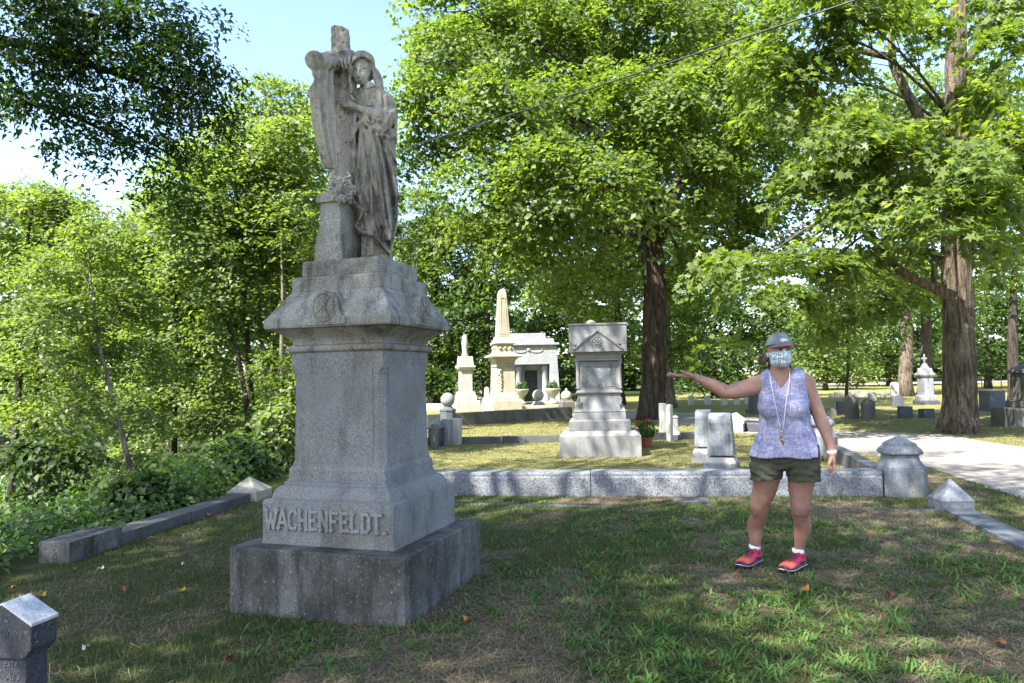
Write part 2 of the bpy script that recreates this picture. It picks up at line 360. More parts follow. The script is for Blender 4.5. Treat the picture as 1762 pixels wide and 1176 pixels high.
# ---------------------------------------------------------------- implicit surfaces: grid field + surface nets
class SDF:
    def __init__(s, lo, hi, h):
        s.lo = np.array(lo, float); s.h = h; s.n = np.maximum(2, np.ceil((np.array(hi)-s.lo)/h).astype(int)+1)
        s.ax = [s.lo[i]+h*np.arange(s.n[i]) for i in range(3)]
        s.F = np.full(s.n, .5, np.float32)
    def sub(s, lo, hi):
        sl = []
        for i in range(3):
            a = int(np.clip(math.floor((lo[i]-s.lo[i])/s.h), 0, s.n[i])); b = int(np.clip(math.ceil((hi[i]-s.lo[i])/s.h)+1, 0, s.n[i]))
            if b-a < 1: return None, None
            sl.append(slice(a, b))
        sl = tuple(sl)
        return sl, (s.ax[0][sl[0]][:, None, None], s.ax[1][sl[1]][None, :, None], s.ax[2][sl[2]][None, None, :])
    def comb(s, sl, d, k, op='u'):
        A = s.F[sl]
        if op == 'u':
            if k <= 0: s.F[sl] = np.minimum(A, d); return
            h = np.clip(.5+.5*(A-d)/k, 0, 1); s.F[sl] = A*(1-h)+d*h-k*h*(1-h)
        else:   # subtract d
            d = -d
            if k <= 0: s.F[sl] = np.maximum(A, d); return
            h = np.clip(.5-.5*(A-d)/k, 0, 1); s.F[sl] = A*(1-h)+d*h+k*h*(1-h)
    def cap(s, a, b, ra, rb=None, k=.02, op='u', flat=(1, 1, 1)):
        a = np.array(a, float); b = np.array(b, float); rb = ra if rb is None else rb; r = max(ra, rb)+k+3*s.h
        sl, g = s.sub(np.minimum(a, b)-r, np.maximum(a, b)+r)
        if sl is None: return s
        ab = b-a; L = max(ab@ab, 1e-9)
        t = np.clip(((g[0]-a[0])*ab[0]+(g[1]-a[1])*ab[1]+(g[2]-a[2])*ab[2])/L, 0, 1)
        d = np.sqrt((g[0]-a[0]-ab[0]*t)**2+(g[1]-a[1]-ab[1]*t)**2+(g[2]-a[2]-ab[2]*t)**2)-(ra+(rb-ra)*t)
        s.comb(sl, d, k, op); return s
    def chain(s, pts, rad, k=.02, op='u'):
        if not hasattr(rad, '__len__'): rad = [rad]*len(pts)
        for i in range(len(pts)-1): s.cap(pts[i], pts[i+1], rad[i], rad[i+1], k, op)
        return s
    def spl(s, pts, rad, k=.01, m=5, op='u'):
        "smooth tapering limb through points"
        P_ = np.array(pts, float); R = np.array(rad, float); n = len(P_); A = np.c_[P_, R]; out = []
        for i in range(n-1):
            p0, p1, p2, p3 = A[max(i-1, 0)], A[i], A[i+1], A[min(i+2, n-1)]
            for j in range(m):
                t = j/m; out.append(.5*((2*p1)+(-p0+p2)*t+(2*p0-5*p1+4*p2-p3)*t*t+(-p0+3*p1-3*p2+p3)*t**3))
        out.append(A[-1]); out = np.array(out)
        return s.chain(out[:, :3], list(out[:, 3]), k, op)
    def ell(s, c, r, k=.02, op='u', rot=None):
        c = np.array(c, float); r = np.array(r, float); m = r.max()+k+3*s.h
        sl, g = s.sub(c-m, c+m)
        if sl is None: return s
        x, y, z = g[0]-c[0], g[1]-c[1], g[2]-c[2]
        if rot is not None:
            Rm = np.array(Euler(rot).to_matrix()).T
            x, y, z = [Rm[i, 0]*x+Rm[i, 1]*y+Rm[i, 2]*z for i in range(3)]
        q = np.sqrt((x/r[0])**2+(y/r[1])**2+(z/r[2])**2)+1e-6; q2 = np.sqrt((x/r[0]**2)**2+(y/r[1]**2)**2+(z/r[2]**2)**2)+1e-6
        s.comb(sl, (q*(q-1)/q2), k, op); return s
    def box(s, lo, hi, r=.01, k=.0, op='u'):
        c = (np.array(lo)+np.array(hi))/2; b = (np.array(hi)-np.array(lo))/2-r; m = b+r+k+3*s.h
        sl, g = s.sub(c-m, c+m)
        if sl is None: return s
        q = [np.abs(g[i]-c[i])-b[i] for i in range(3)]
        d = np.sqrt(np.maximum(q[0], 0)**2+np.maximum(q[1], 0)**2+np.maximum(q[2], 0)**2)+np.minimum(np.maximum(np.maximum(q[0], q[1]), q[2]), 0)-r
        s.comb(sl, d, k, op); return s
    def fn(s, lo, hi, f, k=0.0, op='u'):
        sl, g = s.sub(lo, hi); s.comb(sl, f(*g), k, op); return s
    def mesh(s, lo=None, hi=None):
        F = s.F; ax = s.ax
        if lo is not None:
            sl, _ = s.sub(lo, hi); F = F[sl]; ax = [ax[i][sl[i]] for i in range(3)]
        ins = F < 0; nx, ny, nz = F.shape
        c8 = [(i, j, k) for i in (0, 1) for j in (0, 1) for k in (0, 1)]
        S = sum(ins[i:nx-1+i, j:ny-1+j, k:nz-1+k].astype(np.int8) for i, j, k in c8)
        act = (S > 0) & (S < 8); idx = np.full(act.shape, -1, np.int64); ci = np.argwhere(act); idx[act] = np.arange(len(ci))
        P = np.zeros((len(ci), 3)); N = np.zeros(len(ci))
        for a in range(3):
            for (p, q) in ((0, 0), (0, 1), (1, 0), (1, 1)):
                o = [0, 0, 0]; oth = [b for b in range(3) if b != a]; o[oth[0]] = p; o[oth[1]] = q
                e = o.copy(); e[a] = 1
                v0 = F[ci[:, 0]+o[0], ci[:, 1]+o[1], ci[:, 2]+o[2]]; v1 = F[ci[:, 0]+e[0], ci[:, 1]+e[1], ci[:, 2]+e[2]]
                cr = (v0 < 0) != (v1 < 0); tt = v0[cr]/(v0[cr]-v1[cr]+1e-12)
                pt = np.tile(np.array(o, float), (cr.sum(), 1)); pt[:, a] += tt
                P[cr] += pt; N[cr] += 1
        P = P/N[:, None]+ci
        V = np.array([ax[0][0], ax[1][0], ax[2][0]])+P*s.h
        Q = []
        for a in range(3):
            b, c = (a+1) % 3, (a+2) % 3
            sh = [slice(1, -1)]*3; sh[a] = slice(0, None)
            lo_ = [slice(1, F.shape[i]-1) for i in range(3)]; lo_[a] = slice(0, F.shape[a]-1)
            hi_ = list(lo_); hi_[a] = slice(1, F.shape[a])
            x0 = ins[tuple(lo_)]; x1 = ins[tuple(hi_)]; cr = np.argwhere(x0 != x1)
            off = np.array([l.start for l in lo_]); E = cr+off; flip = x0[tuple(cr.T)]
            def cell(db, dc):
                k = E.copy(); k[:, b] -= db; k[:, c] -= dc; return idx[k[:, 0], k[:, 1], k[:, 2]]
            qd = np.stack([cell(1, 1), cell(0, 1), cell(0, 0), cell(1, 0)], -1)
            qd[~flip] = qd[~flip][:, ::-1]; Q.append(qd)
        Q = np.concatenate(Q); Q = Q[(Q >= 0).all(1)]
        return V, Q
def smooth_verts(V, Q, it=1, lam=.5):
    for _ in range(it):
        A = np.zeros_like(V); n = np.zeros(len(V))
        for i in range(4):
            for j in (1, 3):
                np.add.at(A, Q[:, i], V[Q[:, (i+j) % 4]]); np.add.at(n, Q[:, i], 1)
        V = V+(A/np.maximum(n, 1)[:, None]-V)*lam
    return V

def in_road(x, y):
    poly = np.array([tuple(p) for p in RDU]+[tuple(p) for p in RDL[::-1]]); x = np.asarray(x); y = np.asarray(y); ins = np.zeros(x.shape, bool); n = len(poly)
    for i in range(n):
        x0, y0 = poly[i]; x1, y1 = poly[(i+1) % n]
        c = ((y0 > y) != (y1 > y)) & (x < (x1-x0)*(y-y0)/(y1-y0+1e-12)+x0); ins ^= c
    return ins
# ================================================================ the tall granite monument
MC = np.array([-1.008, 4.979]); MTH = R_(-18.5)
mon = thing('tall_monument', (MC[0], MC[1], 0), MTH, 'tall stepped grey granite monument with a family name in raised letters below a statue', 'monument')
def mt(name, ts, mat, bev=.006):
    return MB().tiers(ts).build(name, M[mat], mon, bevel=bev)
base = mt('base', [(-.12, .597), (.388, .597), (.394, .590)], 'granite_base', .004)
mt('name_block', [(.392, .464), (.437, .459), (.660, .459), (.664, .452)], 'granite', .009)
pl = [(.662, .450), (.667, .440), (.672, .419), (.690, .415), (.710, .408), (.728, .397), (.740, .384), (.746, .370), (.747, .364), (.767, .364), (.7675, .352), (.782, .352)]
mt('plinth_moulding', pl, 'granite', 0)
# shaft with stopped chamfers at the corners
def oct_ring(z, s, ch):
    return [(-s+ch, -s, z), (s-ch, -s, z), (s, -s+ch, z), (s, s-ch, z), (s-ch, s, z), (-s+ch, s, z), (-s, s-ch, z), (-s, -s+ch, z)]
e = .0015
mb = MB(); mb.rings([oct_ring(.781, .3455, e), oct_ring(.838, .3450, e), oct_ring(.850, .341, .003), oct_ring(.862, .336, .018), oct_ring(.900, .333, .036), oct_ring(1.435, .325, .036), oct_ring(1.465, .326, .020), oct_ring(1.485, .328, .003), oct_ring(1.52, .329, e), oct_ring(1.588, .328, e)])
mb.build('shaft', M['granite'], mon, bevel=.003)
for a_ in range(4):
    mb = MB(); z0_, z1_ = .885, 1.50; f0, f1 = -.3345, -.3285
    w0, w1 = .262, .256; mb.add([(-w0, f0-.0015, z0_), (w0, f0-.0015, z0_), (w1, f1-.0015, z1_), (-w1, f1-.0015, z1_), (-w0, f0+.01, z0_), (w0, f0+.01, z0_), (w1, f1+.01, z1_), (-w1, f1+.01, z1_)], [(0, 1, 2, 3), (0, 4, 5, 1), (1, 5, 6, 2), (2, 6, 7, 3), (3, 7, 4, 0)])
    mb.xf(Matrix.Rotation(a_*math.pi/2, 4, 'Z')).build('shaft_panel', M['granite'], mon, bevel=.001, seg=1)
mt('neck_moulding', [(1.586, .334), (1.592, .344), (1.600, .350), (1.610, .352), (1.620, .350), (1.628, .344), (1.632, .334)], 'granite_cap', 0)
cv = []
for i in range(11):
    u = i/10; cv.append((1.634+.100*u, .322+.100*(1-math.cos(u*math.pi/2))))
cv += [(1.736, .434), (1.738, .448), (1.750, .4525), (1.794, .4525), (1.797, .447), (1.978, .329), (1.980, .326)]
mt('cornice', cv, 'granite_cap', .002)
mt('upper_block', [(1.979, .328), (2.062, .328), (2.072, .318), (2.078, .300), (2.080, .285)], 'granite_cap', .004)
mt('top_slab', [(2.079, .277), (2.084, .280), (2.160, .280), (2.185, .274)], 'granite_cap', .006)
# round-headed medallions on the four slopes
def medallion(a):
    mb = MB(); ol = [(-.145, 1.751)]; ol = [(.145, 1.751), (.145, 1.792), (.128, 1.802), (.112, 1.822), (.098, 1.836), (.093, 1.848)]
    for k in range(13):
        an = R_(-8)+math.radians(196)*k/12; ol.append((.097*math.cos(an), 1.858+.103*math.sin(an)))
    ol += [(-.093, 1.848), (-.098, 1.836), (-.112, 1.822), (-.128, 1.802), (-.145, 1.792), (-.145, 1.751)]
    mb.prism(ol, -.462, -.36)
    # rim ring and cross pattee in relief
    rim = [(.082*math.cos(k*math.pi/16), -.462, 1.858+.084*math.sin(k*math.pi/16)) for k in range(33)]
    mb.tube(rim, .006, 6)
    for k in range(4):
        an = k*math.pi/2+math.pi/2; u = np.array([math.cos(an), math.sin(an)]); p = np.array([-u[1], u[0]])
        pts = [u*.008+p*.006, u*.008-p*.006, u*.066-p*.040, u*.066, u*.066+p*.040]
        ol2 = [(q[0], 1.858+q[1]) for q in pts][::-1]
        if k % 2: ol2 = ol2
        mb.prism(ol2 if sum((ol2[i][0]*ol2[(i+1) % 5][1]-ol2[(i+1) % 5][0]*ol2[i][1]) for i in range(5)) > 0 else ol2[::-1], -.467-.0004*k, -.455)
    mb.xf(Matrix.Rotation(a, 4, 'Z'))
    return mb.build('medallion', M['granite_letter'] if False else M['granite_cap'], mon)
for a in (0, math.pi/2, -math.pi/2, math.pi): medallion(a)
# raised slab-serif letters
LT = {
 'W': [(-.05, 1, .22, 0), (.22, 0, .42, .72), (.42, .72, .62, 0), (.62, 0, .90, 1)],
 'A': [(0, 0, .36, 1), (.36, 1, .74, 0), (.14, .32, .60, .32)],
 'C': [(.66, .78, .52, .96), (.52, .96, .24, .96), (.24, .96, .06, .76), (.06, .76, .06, .24), (.06, .24, .24, .04), (.24, .04, .52, .04), (.52, .04, .66, .24)],
 'H': [(.08, 0, .08, 1), (.62, 0, .62, 1), (.08, .5, .62, .5)],
 'E': [(.10, 0, .10, 1), (.10, .93, .62, .93), (.10, .5, .48, .5), (.10, .07, .62, .07)],
 'N': [(.08, 0, .08, 1), (.08, 1, .62, 0), (.62, 0, .62, 1)],
 'F': [(.10, 0, .10, 1), (.10, .93, .62, .93), (.10, .5, .48, .5)],
 'L': [(.10, 0, .10, 1), (.10, .07, .60, .07)],
 'D': [(.10, 0, .10, 1), (.10, .94, .42, .94), (.42, .94, .62, .76), (.62, .76, .62, .24), (.62, .24, .42, .06), (.42, .06, .10, .06)],
 'T': [(.34, 0, .34, 1), (.0, .93, .68, .93)], '.': [(.08, .05, .18, .05)]}
SER = {'W': [(-.05, 1), (.42, .74), (.90, 1)], 'A': [(0, 0), (.74, 0)], 'C': [], 'H': [(.08, 0), (.08, 1), (.62, 0), (.62, 1)], 'E': [(.08, 0), (.08, 1)], 'N': [(.08, 0), (.06, 1), (.62, 1)],
       'F': [(.10, 0), (.08, 1)], 'L': [(.08, 0), (.10, 1)], 'D': [(.06, 0), (.06, 1)], 'T': [(.34, 0)], '.': []}
x0, hgt, adv = -.425, .118, .0785
txt = 'WACHENFELDT.'; widths = {'W': .98, 'T': .80, '.': .3, 'A': .84}
tot = sum(widths.get(c, .80) for c in txt); sc = .845/tot; x = -.425; w2 = .088
for ch in txt:
    mb = MB(); wx = sc*.98; n = 0
    def bar(ax_, az, bx, bz, th, dep):
        a_ = np.array([ax_*wx, az*hgt]); b_ = np.array([bx*wx, bz*hgt]); d = b_-a_; L = np.linalg.norm(d); d = d/L; p = np.array([-d[1], d[0]])*th/2; a_ = a_-d*th*.42; b_ = b_+d*th*.42
        q = [a_-p, b_-p, b_+p, a_+p]; mb.prism([(x+k[0], .492+k[1]) for k in q], -.459-dep, -.452)
    for s_ in LT[ch]: bar(*s_, th=.0205, dep=.0160+.0005*n); n += 1
    for (sx, sz) in SER[ch]: bar(sx-.13, abs(sz-.04), sx+.15, abs(sz-.055), .0135, .0150-.0005*(n % 7)); n += 1
    mb.build('raised_letter', M['granite_letter'], mon, bevel=.0015, seg=1)
    x += widths.get(ch, .80)*sc

# ================================================================ statue: mourning figure holding a rough cross
VD = np.array([MC[0], MC[1]])/np.linalg.norm(MC)           # away from the camera
UD = np.array([VD[1], -VD[0]])
def SP(px, py, v=0.0):
    d = ray(px, py); t = ((MC+VD*v)@VD)/(d[:2]@VD); p = _c+d*t
    return np.array([(p[:2]-MC)@UD, v, p[2]])
Z0 = 2.182
g = SDF((-.62, -.50, Z0-.02), (.34, .40, 4.05), .0059)
S2 = lambda px, py: SP(px, py)[[0, 2]]
sc_ = 3.93e-3    # metres per photo pixel at the statue
# --- cross post (rough log)
pc = [SP(586, 46, 0), SP(587, 110, 0), SP(589, 200, 0), SP(588, 345, 0)]
def post(x, y, z):
    zz = np.clip((z-Z0)/(4.0-Z0), 0, 1)
    cu = np.interp(z, [pc[3][2], pc[2][2], pc[1][2], pc[0][2]], [pc[3][0], pc[2][0], pc[1][0], pc[0][0]])
    r = np.interp(z, [2.4, 3.0, 3.5, 3.8], [.086, .078, .066, .058])
    an = np.arctan2(y-.0, x-cu); r = r+.0035*np.sin(an*7+z*6+2*np.sin(z*5))+.0025*np.sin(z*23+an*3+2*np.sin(z*11))+.002*np.sin(z*90-an*5)*np.sin(z*13)
    d = np.sqrt((x-cu)**2+(y*1.0)**2)-r
    return np.maximum(d, z-(pc[0][2]-.02+.25*np.maximum(0, -(x-cu))-.2*np.maximum(0, x-cu)))
g.fn((-.45, -.2, Z0+.35), (.05, .2, 4.0), post)
rk = np.random.default_rng(8)
for k in range(46):
    zk = rk.uniform(2.75, 3.8); ak = rk.uniform(-3.0, -.1); uk = np.interp(zk, [pc[3][2], pc[0][2]], [pc[3][0], pc[0][0]]); rk_ = np.interp(zk, [2.4, 3.0, 3.5, 3.8], [.086, .078, .066, .058])
    g.ell((uk+rk_*math.cos(ak), rk_*math.sin(ak), zk), (.012, .012, .007+.012*rk.random()), .004, 's' if k % 3 else 'u')
# --- crossbar towards the viewer's left, cut end showing
J = SP(592, 112, 0); D_ = SP(538, 104, -.36); ax_ = (D_-J); ax_ /= np.linalg.norm(ax_)
B_ = J-ax_*.26
def barf(x, y, z):
    q = [x-B_[0], y-B_[1], z-B_[2]]; L = np.linalg.norm(D_-B_); t_ = q[0]*ax_[0]+q[1]*ax_[1]+q[2]*ax_[2]
    rr = np.sqrt(np.maximum(q[0]**2+q[1]**2+q[2]**2-t_**2, 0))
    r = .056+.003*np.sin(t_*40)+.0025*np.sin(t_*83+(z-D_[2])*60)
    return np.maximum(rr-r, np.maximum(t_-L, -t_))
g.fn((-.62, -.5, 3.25), (.1, .35, 3.95), barf, .015)
# drapery rolled over the bar and the hand on it
for k, (tt, rr) in enumerate([(.30, .070), (.36, .062), (.42, .072), (.50, .064), (.56, .074), (.62, .068)]):
    c = B_+(D_-B_)*(tt+.10); up = np.array([0, 0, 1]); sd_ = np.cross(ax_, up); sd_ /= np.linalg.norm(sd_)
    pts = [c+(up*math.cos(a)+sd_*math.sin(a))*rr*.86+ax_*.02*math.sin(a*2+k) for a in np.linspace(-2.0, 2.2, 9)]
    g.chain(pts, .013+.004*(k % 2), k=.014)
hb = SP(594, 100, -.10)                           # fingers hooked over the bar
for k in range(4):
    a = SP(583+6*k, 93+1.5*k, -.17+.02*k); b = SP(580+6.5*k, 104+2*k, -.235+.02*k); c = SP(583+6.5*k, 114+2*k, -.225+.02*k)
    g.chain([SP(600, 92, -.06+.01*k), a, b, c], [.013, .012, .0105, .008], k=.006)
g.cap(SP(604, 94, -.02), SP(592, 93, -.12), .030, .026, k=.02)
# --- hanging cloth from the bar (left)
def cloth(x, y, z):
    # hangs in the plane of the bar; t_ = distance along the bar from the post
    t_ = ((x-J[0])*ax_[0]+(y-J[1])*ax_[1])/np.hypot(ax_[0], ax_[1]); n_ = np.array([-ax_[1], ax_[0]])/np.hypot(ax_[0], ax_[1])
    s_ = (x-J[0])*n_[0]+(y-J[1])*n_[1]
    tz = J[2]+ax_[2]/np.hypot(ax_[0], ax_[1])*t_-.02; h = np.clip((3.60-z)/(3.60-2.78), 0, 1)
    tmax = np.interp(h, [0, .18, .26, .36, .5, .7, .85, 1], [.34, .345, .37, .40, .41, .38, .32, .23]); tmin = np.interp(h, [0, .15, .5, .8, 1], [.17, .18, .15, .15, .18])
    w_ = (t_-tmin)/(tmax-tmin+.001)
    off = -.024*np.cos(w_*17.5+.8*h)*(.55+.5*h)-.012*np.cos(w_*7+1)*h
    d = np.maximum(np.abs(s_-off)-.015-.004*w_, np.maximum(t_-tmax, tmin-t_)+0*z)
    curl = np.exp(-((w_-.86)/.16)**2)*(.020*np.sin(h*30)*np.exp(-((h-.38)/.16)**2))
    return np.maximum((d-curl*.6)*.8, np.maximum(z-tz, 2.78-z))
g.fn((-.62, -.5, 2.74), (-.02, .2, 3.78), cloth, .003)
# --- robe body
zt = lambda py: SP(640, py)[2]
prof = [  # photo y, left x, right x
 (150, 628, 645), (157, 621, 655), (165, 615, 666), (174, 611, 674), (186, 608, 680), (202, 606, 683), (225, 603, 682), (250, 606, 680), (280, 607, 680), (310, 609, 681), (340, 611, 684), (365, 611, 685), (385, 611, 683), (400, 612, 680), (412, 621, 677), (430, 622, 673), (446, 622, 673)]
pz = np.array([zt(p[0]) for p in prof])[::-1]; pl_ = np.array([SP(p[1], p[0])[0] for p in prof])[::-1]; pr_ = np.array([SP(p[2], p[0])[0] for p in prof])[::-1]
zz = g.ax[2]; xx = g.ax[0]; lz = np.interp(zz, pz, pl_); rz_ = np.interp(zz, pz, pr_)
XZ = np.stack(np.meshgrid(xx, zz, indexing='ij'), -1)
def d2(pts):
    pts = [S2(*p) for p in pts]; best = np.full(XZ.shape[:2], 9.0)
    for a, b in zip(pts[:-1], pts[1:]):
        ab = b-a; t_ = np.clip(((XZ-a)@ab)/(ab@ab+1e-9), 0, 1); best = np.minimum(best, np.linalg.norm(XZ-a-t_[..., None]*ab, axis=-1))
    return best
relief = np.zeros(XZ.shape[:2])
relief += .0035*np.sin(XZ[..., 0]*150+4*np.sin(XZ[..., 1]*3))*np.clip((3.2-XZ[..., 1])*2, 0, 1)
def ridge(pts, amp, w_): 
    global relief
    relief = relief+amp*np.exp(-(d2(pts)/w_)**2)
# diagonal sling of the cloak across the hip
for pts, amp, w_ in [
    ([(632, 216), (640, 250), (650, 310), (660, 370), (668, 420)], .024, .016),
    ([(640, 222), (652, 262), (662, 320), (670, 380), (674, 415)], .016, .012),
    ([(648, 232), (662, 270), (676, 305), (684, 345)], .024, .015),
    ([(655, 240), (668, 262), (681, 285)], .018, .013),
    ([(640, 236), (655, 252), (668, 250), (680, 243)], .022, .012),
    ([(632, 206), (645, 224), (660, 226), (672, 210), (681, 200)], .022, .012),
    ([(625, 212), (632, 226), (645, 230), (658, 220), (664, 200), (663, 175)], .020, .011),
    ([(652, 160), (655, 190), (650, 212)], .012, .010), ([(668, 168), (672, 200), (670, 240)], .014, .011), ([(677, 185), (679, 230)], .010, .008),
    ([(621, 220), (619, 260), (617, 300), (616, 340)], .018, .011), ([(612, 210), (609, 240), (612, 270), (612, 300), (618, 312), (613, 325), (606, 345), (612, 360)], .026, .012),
    ([(626, 222), (628, 260), (632, 320), (642, 380)], .008, .010), ([(612, 362), (624, 372), (620, 384), (612, 394), (620, 406), (645, 416), (668, 442)], .026, .010),
    ([(638, 300), (648, 350), (656, 395)], .010, .010), ([(630, 345), (640, 380), (650, 405)], .007, .010), ([(672, 300), (680, 350), (677, 400)], .016, .010),
    ([(618, 160), (632, 164), (646, 160)], .010, .006), ([(622, 166), (622, 190)], .007, .005), ([(629, 167), (630, 190)], .008, .005), ([(636, 167), (637, 188)], .007, .005), ([(643, 166), (644, 182)], .007, .005),
    ([(625, 240), (624, 300), (622, 350), (626, 372)], .014, .007), ([(634, 250), (638, 320), (640, 372), (650, 412)], .012, .007), ([(645, 262), (652, 330), (660, 400)], .012, .006), ([(618, 345), (622, 372)], .012, .008), ([(660, 330), (668, 390), (671, 430)], .014, .008), ([(614, 255), (615, 300)], .012, .006),
    ([(602, 222), (606, 236), (600, 250), (604, 265), (609, 285)], .020, .011)]: ridge(pts, amp, w_)
for pts, amp, w_ in [
    ([(636, 218), (645, 262), (655, 320), (664, 385)], -.016, .007), ([(645, 226), (658, 266), (668, 310), (674, 360)], -.020, .008), ([(616, 215), (614, 260), (614, 300)], -.022, .007),
    ([(630, 232), (648, 246), (662, 240), (676, 224)], -.018, .007), ([(652, 250), (666, 275), (680, 310)], -.018, .007), ([(640, 212), (652, 216), (659, 200)], -.012, .006), ([(636, 310), (648, 370), (656, 400)], -.009, .007)]: ridge(pts, amp, w_)
hem = XZ[..., 1] < np.interp(XZ[..., 0], [S2(612, 400)[0], S2(620, 408)[0], S2(645, 420)[0], S2(670, 446)[0]], [S2(612, 400)[1], S2(620, 408)[1], S2(645, 420)[1], S2(670, 446)[1]])
flute = .006*np.sin((XZ[..., 0])*210)
relief = np.where(hem, -.045+flute, relief)
sl, gg = g.sub(g.lo, g.ax[0][-1]+np.zeros(3)); 
X3 = xx[:, None, None]; Y3 = g.ax[1][None, :, None]
cx_ = (lz+rz_)/2; hw = (rz_-lz)/2
vc = np.interp(zz, [2.2, 2.9, 3.3, 3.5], [.015, .0, -.01, .0]); dep = np.interp(zz, [2.2, 2.6, 3.0, 3.3, 3.45], [.155, .165, .155, .135, .085])
q_ = np.sqrt(((X3-cx_)/hw)**2+((Y3-vc)/dep)**2)+1e-6
an = np.arctan2(Y3-vc, X3-cx_)
d = (q_-1)*np.minimum(hw, dep)
d = d-1.65*(relief[:, None, :]*(Y3 < .03)*np.clip((.06-Y3)/.06, 0, 1))-.008*np.sin(an*13+zz*2)*(Y3 > .0)
d = np.maximum(d, zz-pz[-1])
mask = (zz > Z0-.02)[None, None, :]
g.comb(tuple([slice(None)]*3), np.where(mask, d, 1.0).astype(np.float32), .012)
# shoulder and arms
g.ell(SP(662, 176, .0), (.055, .085, .060), .03); g.ell(SP(625, 166, .05), (.07, .07, .06), .03)
g.chain([SP(668, 180, .0), SP(668, 200, -.10), SP(650, 200, -.17)], [.052, .050, .046], .02)       # upper arm under the cloak
g.chain([SP(648, 198, -.16), SP(634, 193, -.18), SP(618, 187, -.160), SP(608, 182.5, -.128)], [.036, .031, .021, .019], .012)   # bare forearm
g.ell(SP(605, 180.5, -.118), (.034, .016, .025), .012, rot=(0, .5, 0))
for k, (ex_, ey_) in enumerate([(583, 167), (581, 172.5), (583, 178), (588, 183)]):
    g.chain([SP(603, 175+3.4*k, -.115), SP(594+k, 171+4*k, -.112), SP(ex_, ey_, -.098)], [.0098, .0090, .0070], .002)
g.chain([SP(608, 172, -.14), SP(604, 166, -.135), SP(600, 162, -.115)], [.011, .010, .008], .004)
for pts in ([(646, 184), (655, 205), (648, 219), (632, 214), (626, 206)], [(652, 186), (663, 210), (652, 226), (636, 222)]):
    g.chain([SP(x_, y_, -.17) for x_, y_ in pts], .013, .012)
g.chain([SP(628, 206, -.16), SP(616, 215, -.15), SP(607, 230, -.14), SP(604, 243, -.13)], [.015, .017, .014, .009], .012)
g.ell(SP(641, 170, .02), (.135, .095, .055), .03); g.spl([SP(609, 128, -.03), SP(608, 145, -.03), SP(609, 165, -.02)], [.022, .022, .02], .01)
# --- neck and head, bowed towards the cross
g.chain([SP(636, 165, .0), SP(630, 148, -.015)], [.045, .040], .02)
hc = SP(622.5, 119, -.035)
g.ell(hc+[-.004, .012, .004], (.074, .084, .102), .008, rot=(-.25, .06, .25))
def FP(px, py, v): return SP(px, py, v)
g.ell(FP(620.5, 135, -.086), (.044, .034, .044), .02); g.ell(FP(610, 129, -.088), (.018, .018, .018), .02); g.ell(FP(630, 129, -.088), (.018, .018, .018), .02)                               # lower face
g.ell(FP(623, 143.5, -.098), (.015, .014, .012), .008)                            # chin
g.chain([FP(617.5, 118, -.112), FP(616.5, 125, -.122), FP(616, 131, -.132)], [.007, .008, .0115], .006)  # nose
g.ell(FP(619.5, 137.5, -.120), (.015, .009, .0045), .004); g.ell(FP(619.8, 139.6, -.118), (.012, .009, .004), .003)
for ex_ in (610.5, 627.5):
    g.ell(FP(ex_, 121.5, -.118), (.015, .011, .0075), .004, 's'); g.ell(FP(ex_, 122.8, -.101), (.0125, .012, .0080), .003)
    g.chain([FP(ex_-4.5, 117.8, -.108), FP(ex_, 116.3, -.115), FP(ex_+4.5, 118.3, -.106)], .0032, .006)
# hair: parted waves framing the face, long locks over the shoulder and beside the cross
def hairf(x, y, z):
    q = [x-hc[0]-.004, y-hc[1]-.034, z-hc[2]-.012]; r = np.sqrt((q[0]/.083)**2+(q[1]/.092)**2+(q[2]/.106)**2)
    a_ = np.arctan2(q[0], q[2]+.02); return (r-1)*.083+.0045*np.sin(a_*17+np.sin(q[1]*60)*1.6)
g.fn(hc-.16, hc+.18, hairf, .006)
for k, (dy, dv) in enumerate(((1.0, -.004), (-1.8, .010), (-4.4, .024), (-6.8, .045))):
    g.spl([SP(600.5, 129+dy, -.070+dv), SP(600, 117+dy+k, -.088+dv), SP(606, 105+dy, -.100+dv), SP(614, 98.5+dy, -.104+dv), SP(623, 96+dy, -.104+dv), SP(632, 99+dy, -.098+dv), SP(641, 107+dy, -.082+dv), SP(644, 119+dy, -.060+dv)], [.008, .010, .0095, .011, .009, .011, .0095, .008], .003)
for k in range(4):
    pts = [SP(638+1.5*k, 108+3*k, -.070+.02*k)]+[SP(640+2.4*k+j*2.7+1.6*math.sin(j*1.9+k), 114+j*9.0, -.065+.032*k+.004*j) for j in range(1, 7)]
    g.spl(pts, [.013]*3+[.013]*2+[.011, .007], .005, 3)
for k in range(3):
    pts = [SP(603-k*1.8+1.8*math.sin(j*1.8+k*2), 112+j*9.5, -.085+.03*k) for j in range(6)]
    g.spl(pts, [.011]*6, .005, 3)
# --- clutched bunch at the breast
for k in range(7): g.ell(SP(634+4*math.cos(k*.9), 178+3.2*math.sin(k*.9), -.178), (.010,)*3, .004)
# --- foot with tunic folds
for k in range(9): g.chain([SP(625+k*5.3, 405+k*1.5, -.118+.012*abs(k-3)), SP(624+k*5.6, 446, -.135+.014*abs(k-3))], .012, .010)
g.ell(SP(637, 441, -.15), (.030, .06, .016), .012)
# --- stepped stone block behind the wreath
Rm_ = lambda p: p
V, Q = g.mesh(); V = smooth_verts(V, Q, 1, .35)
Vs = smooth_verts(V, Q, 5, .5); mk_ = (V[:, 0] < -.165) & (V[:, 2] < 3.5) & (V[:, 1] < -.12); V[mk_] = Vs[mk_]
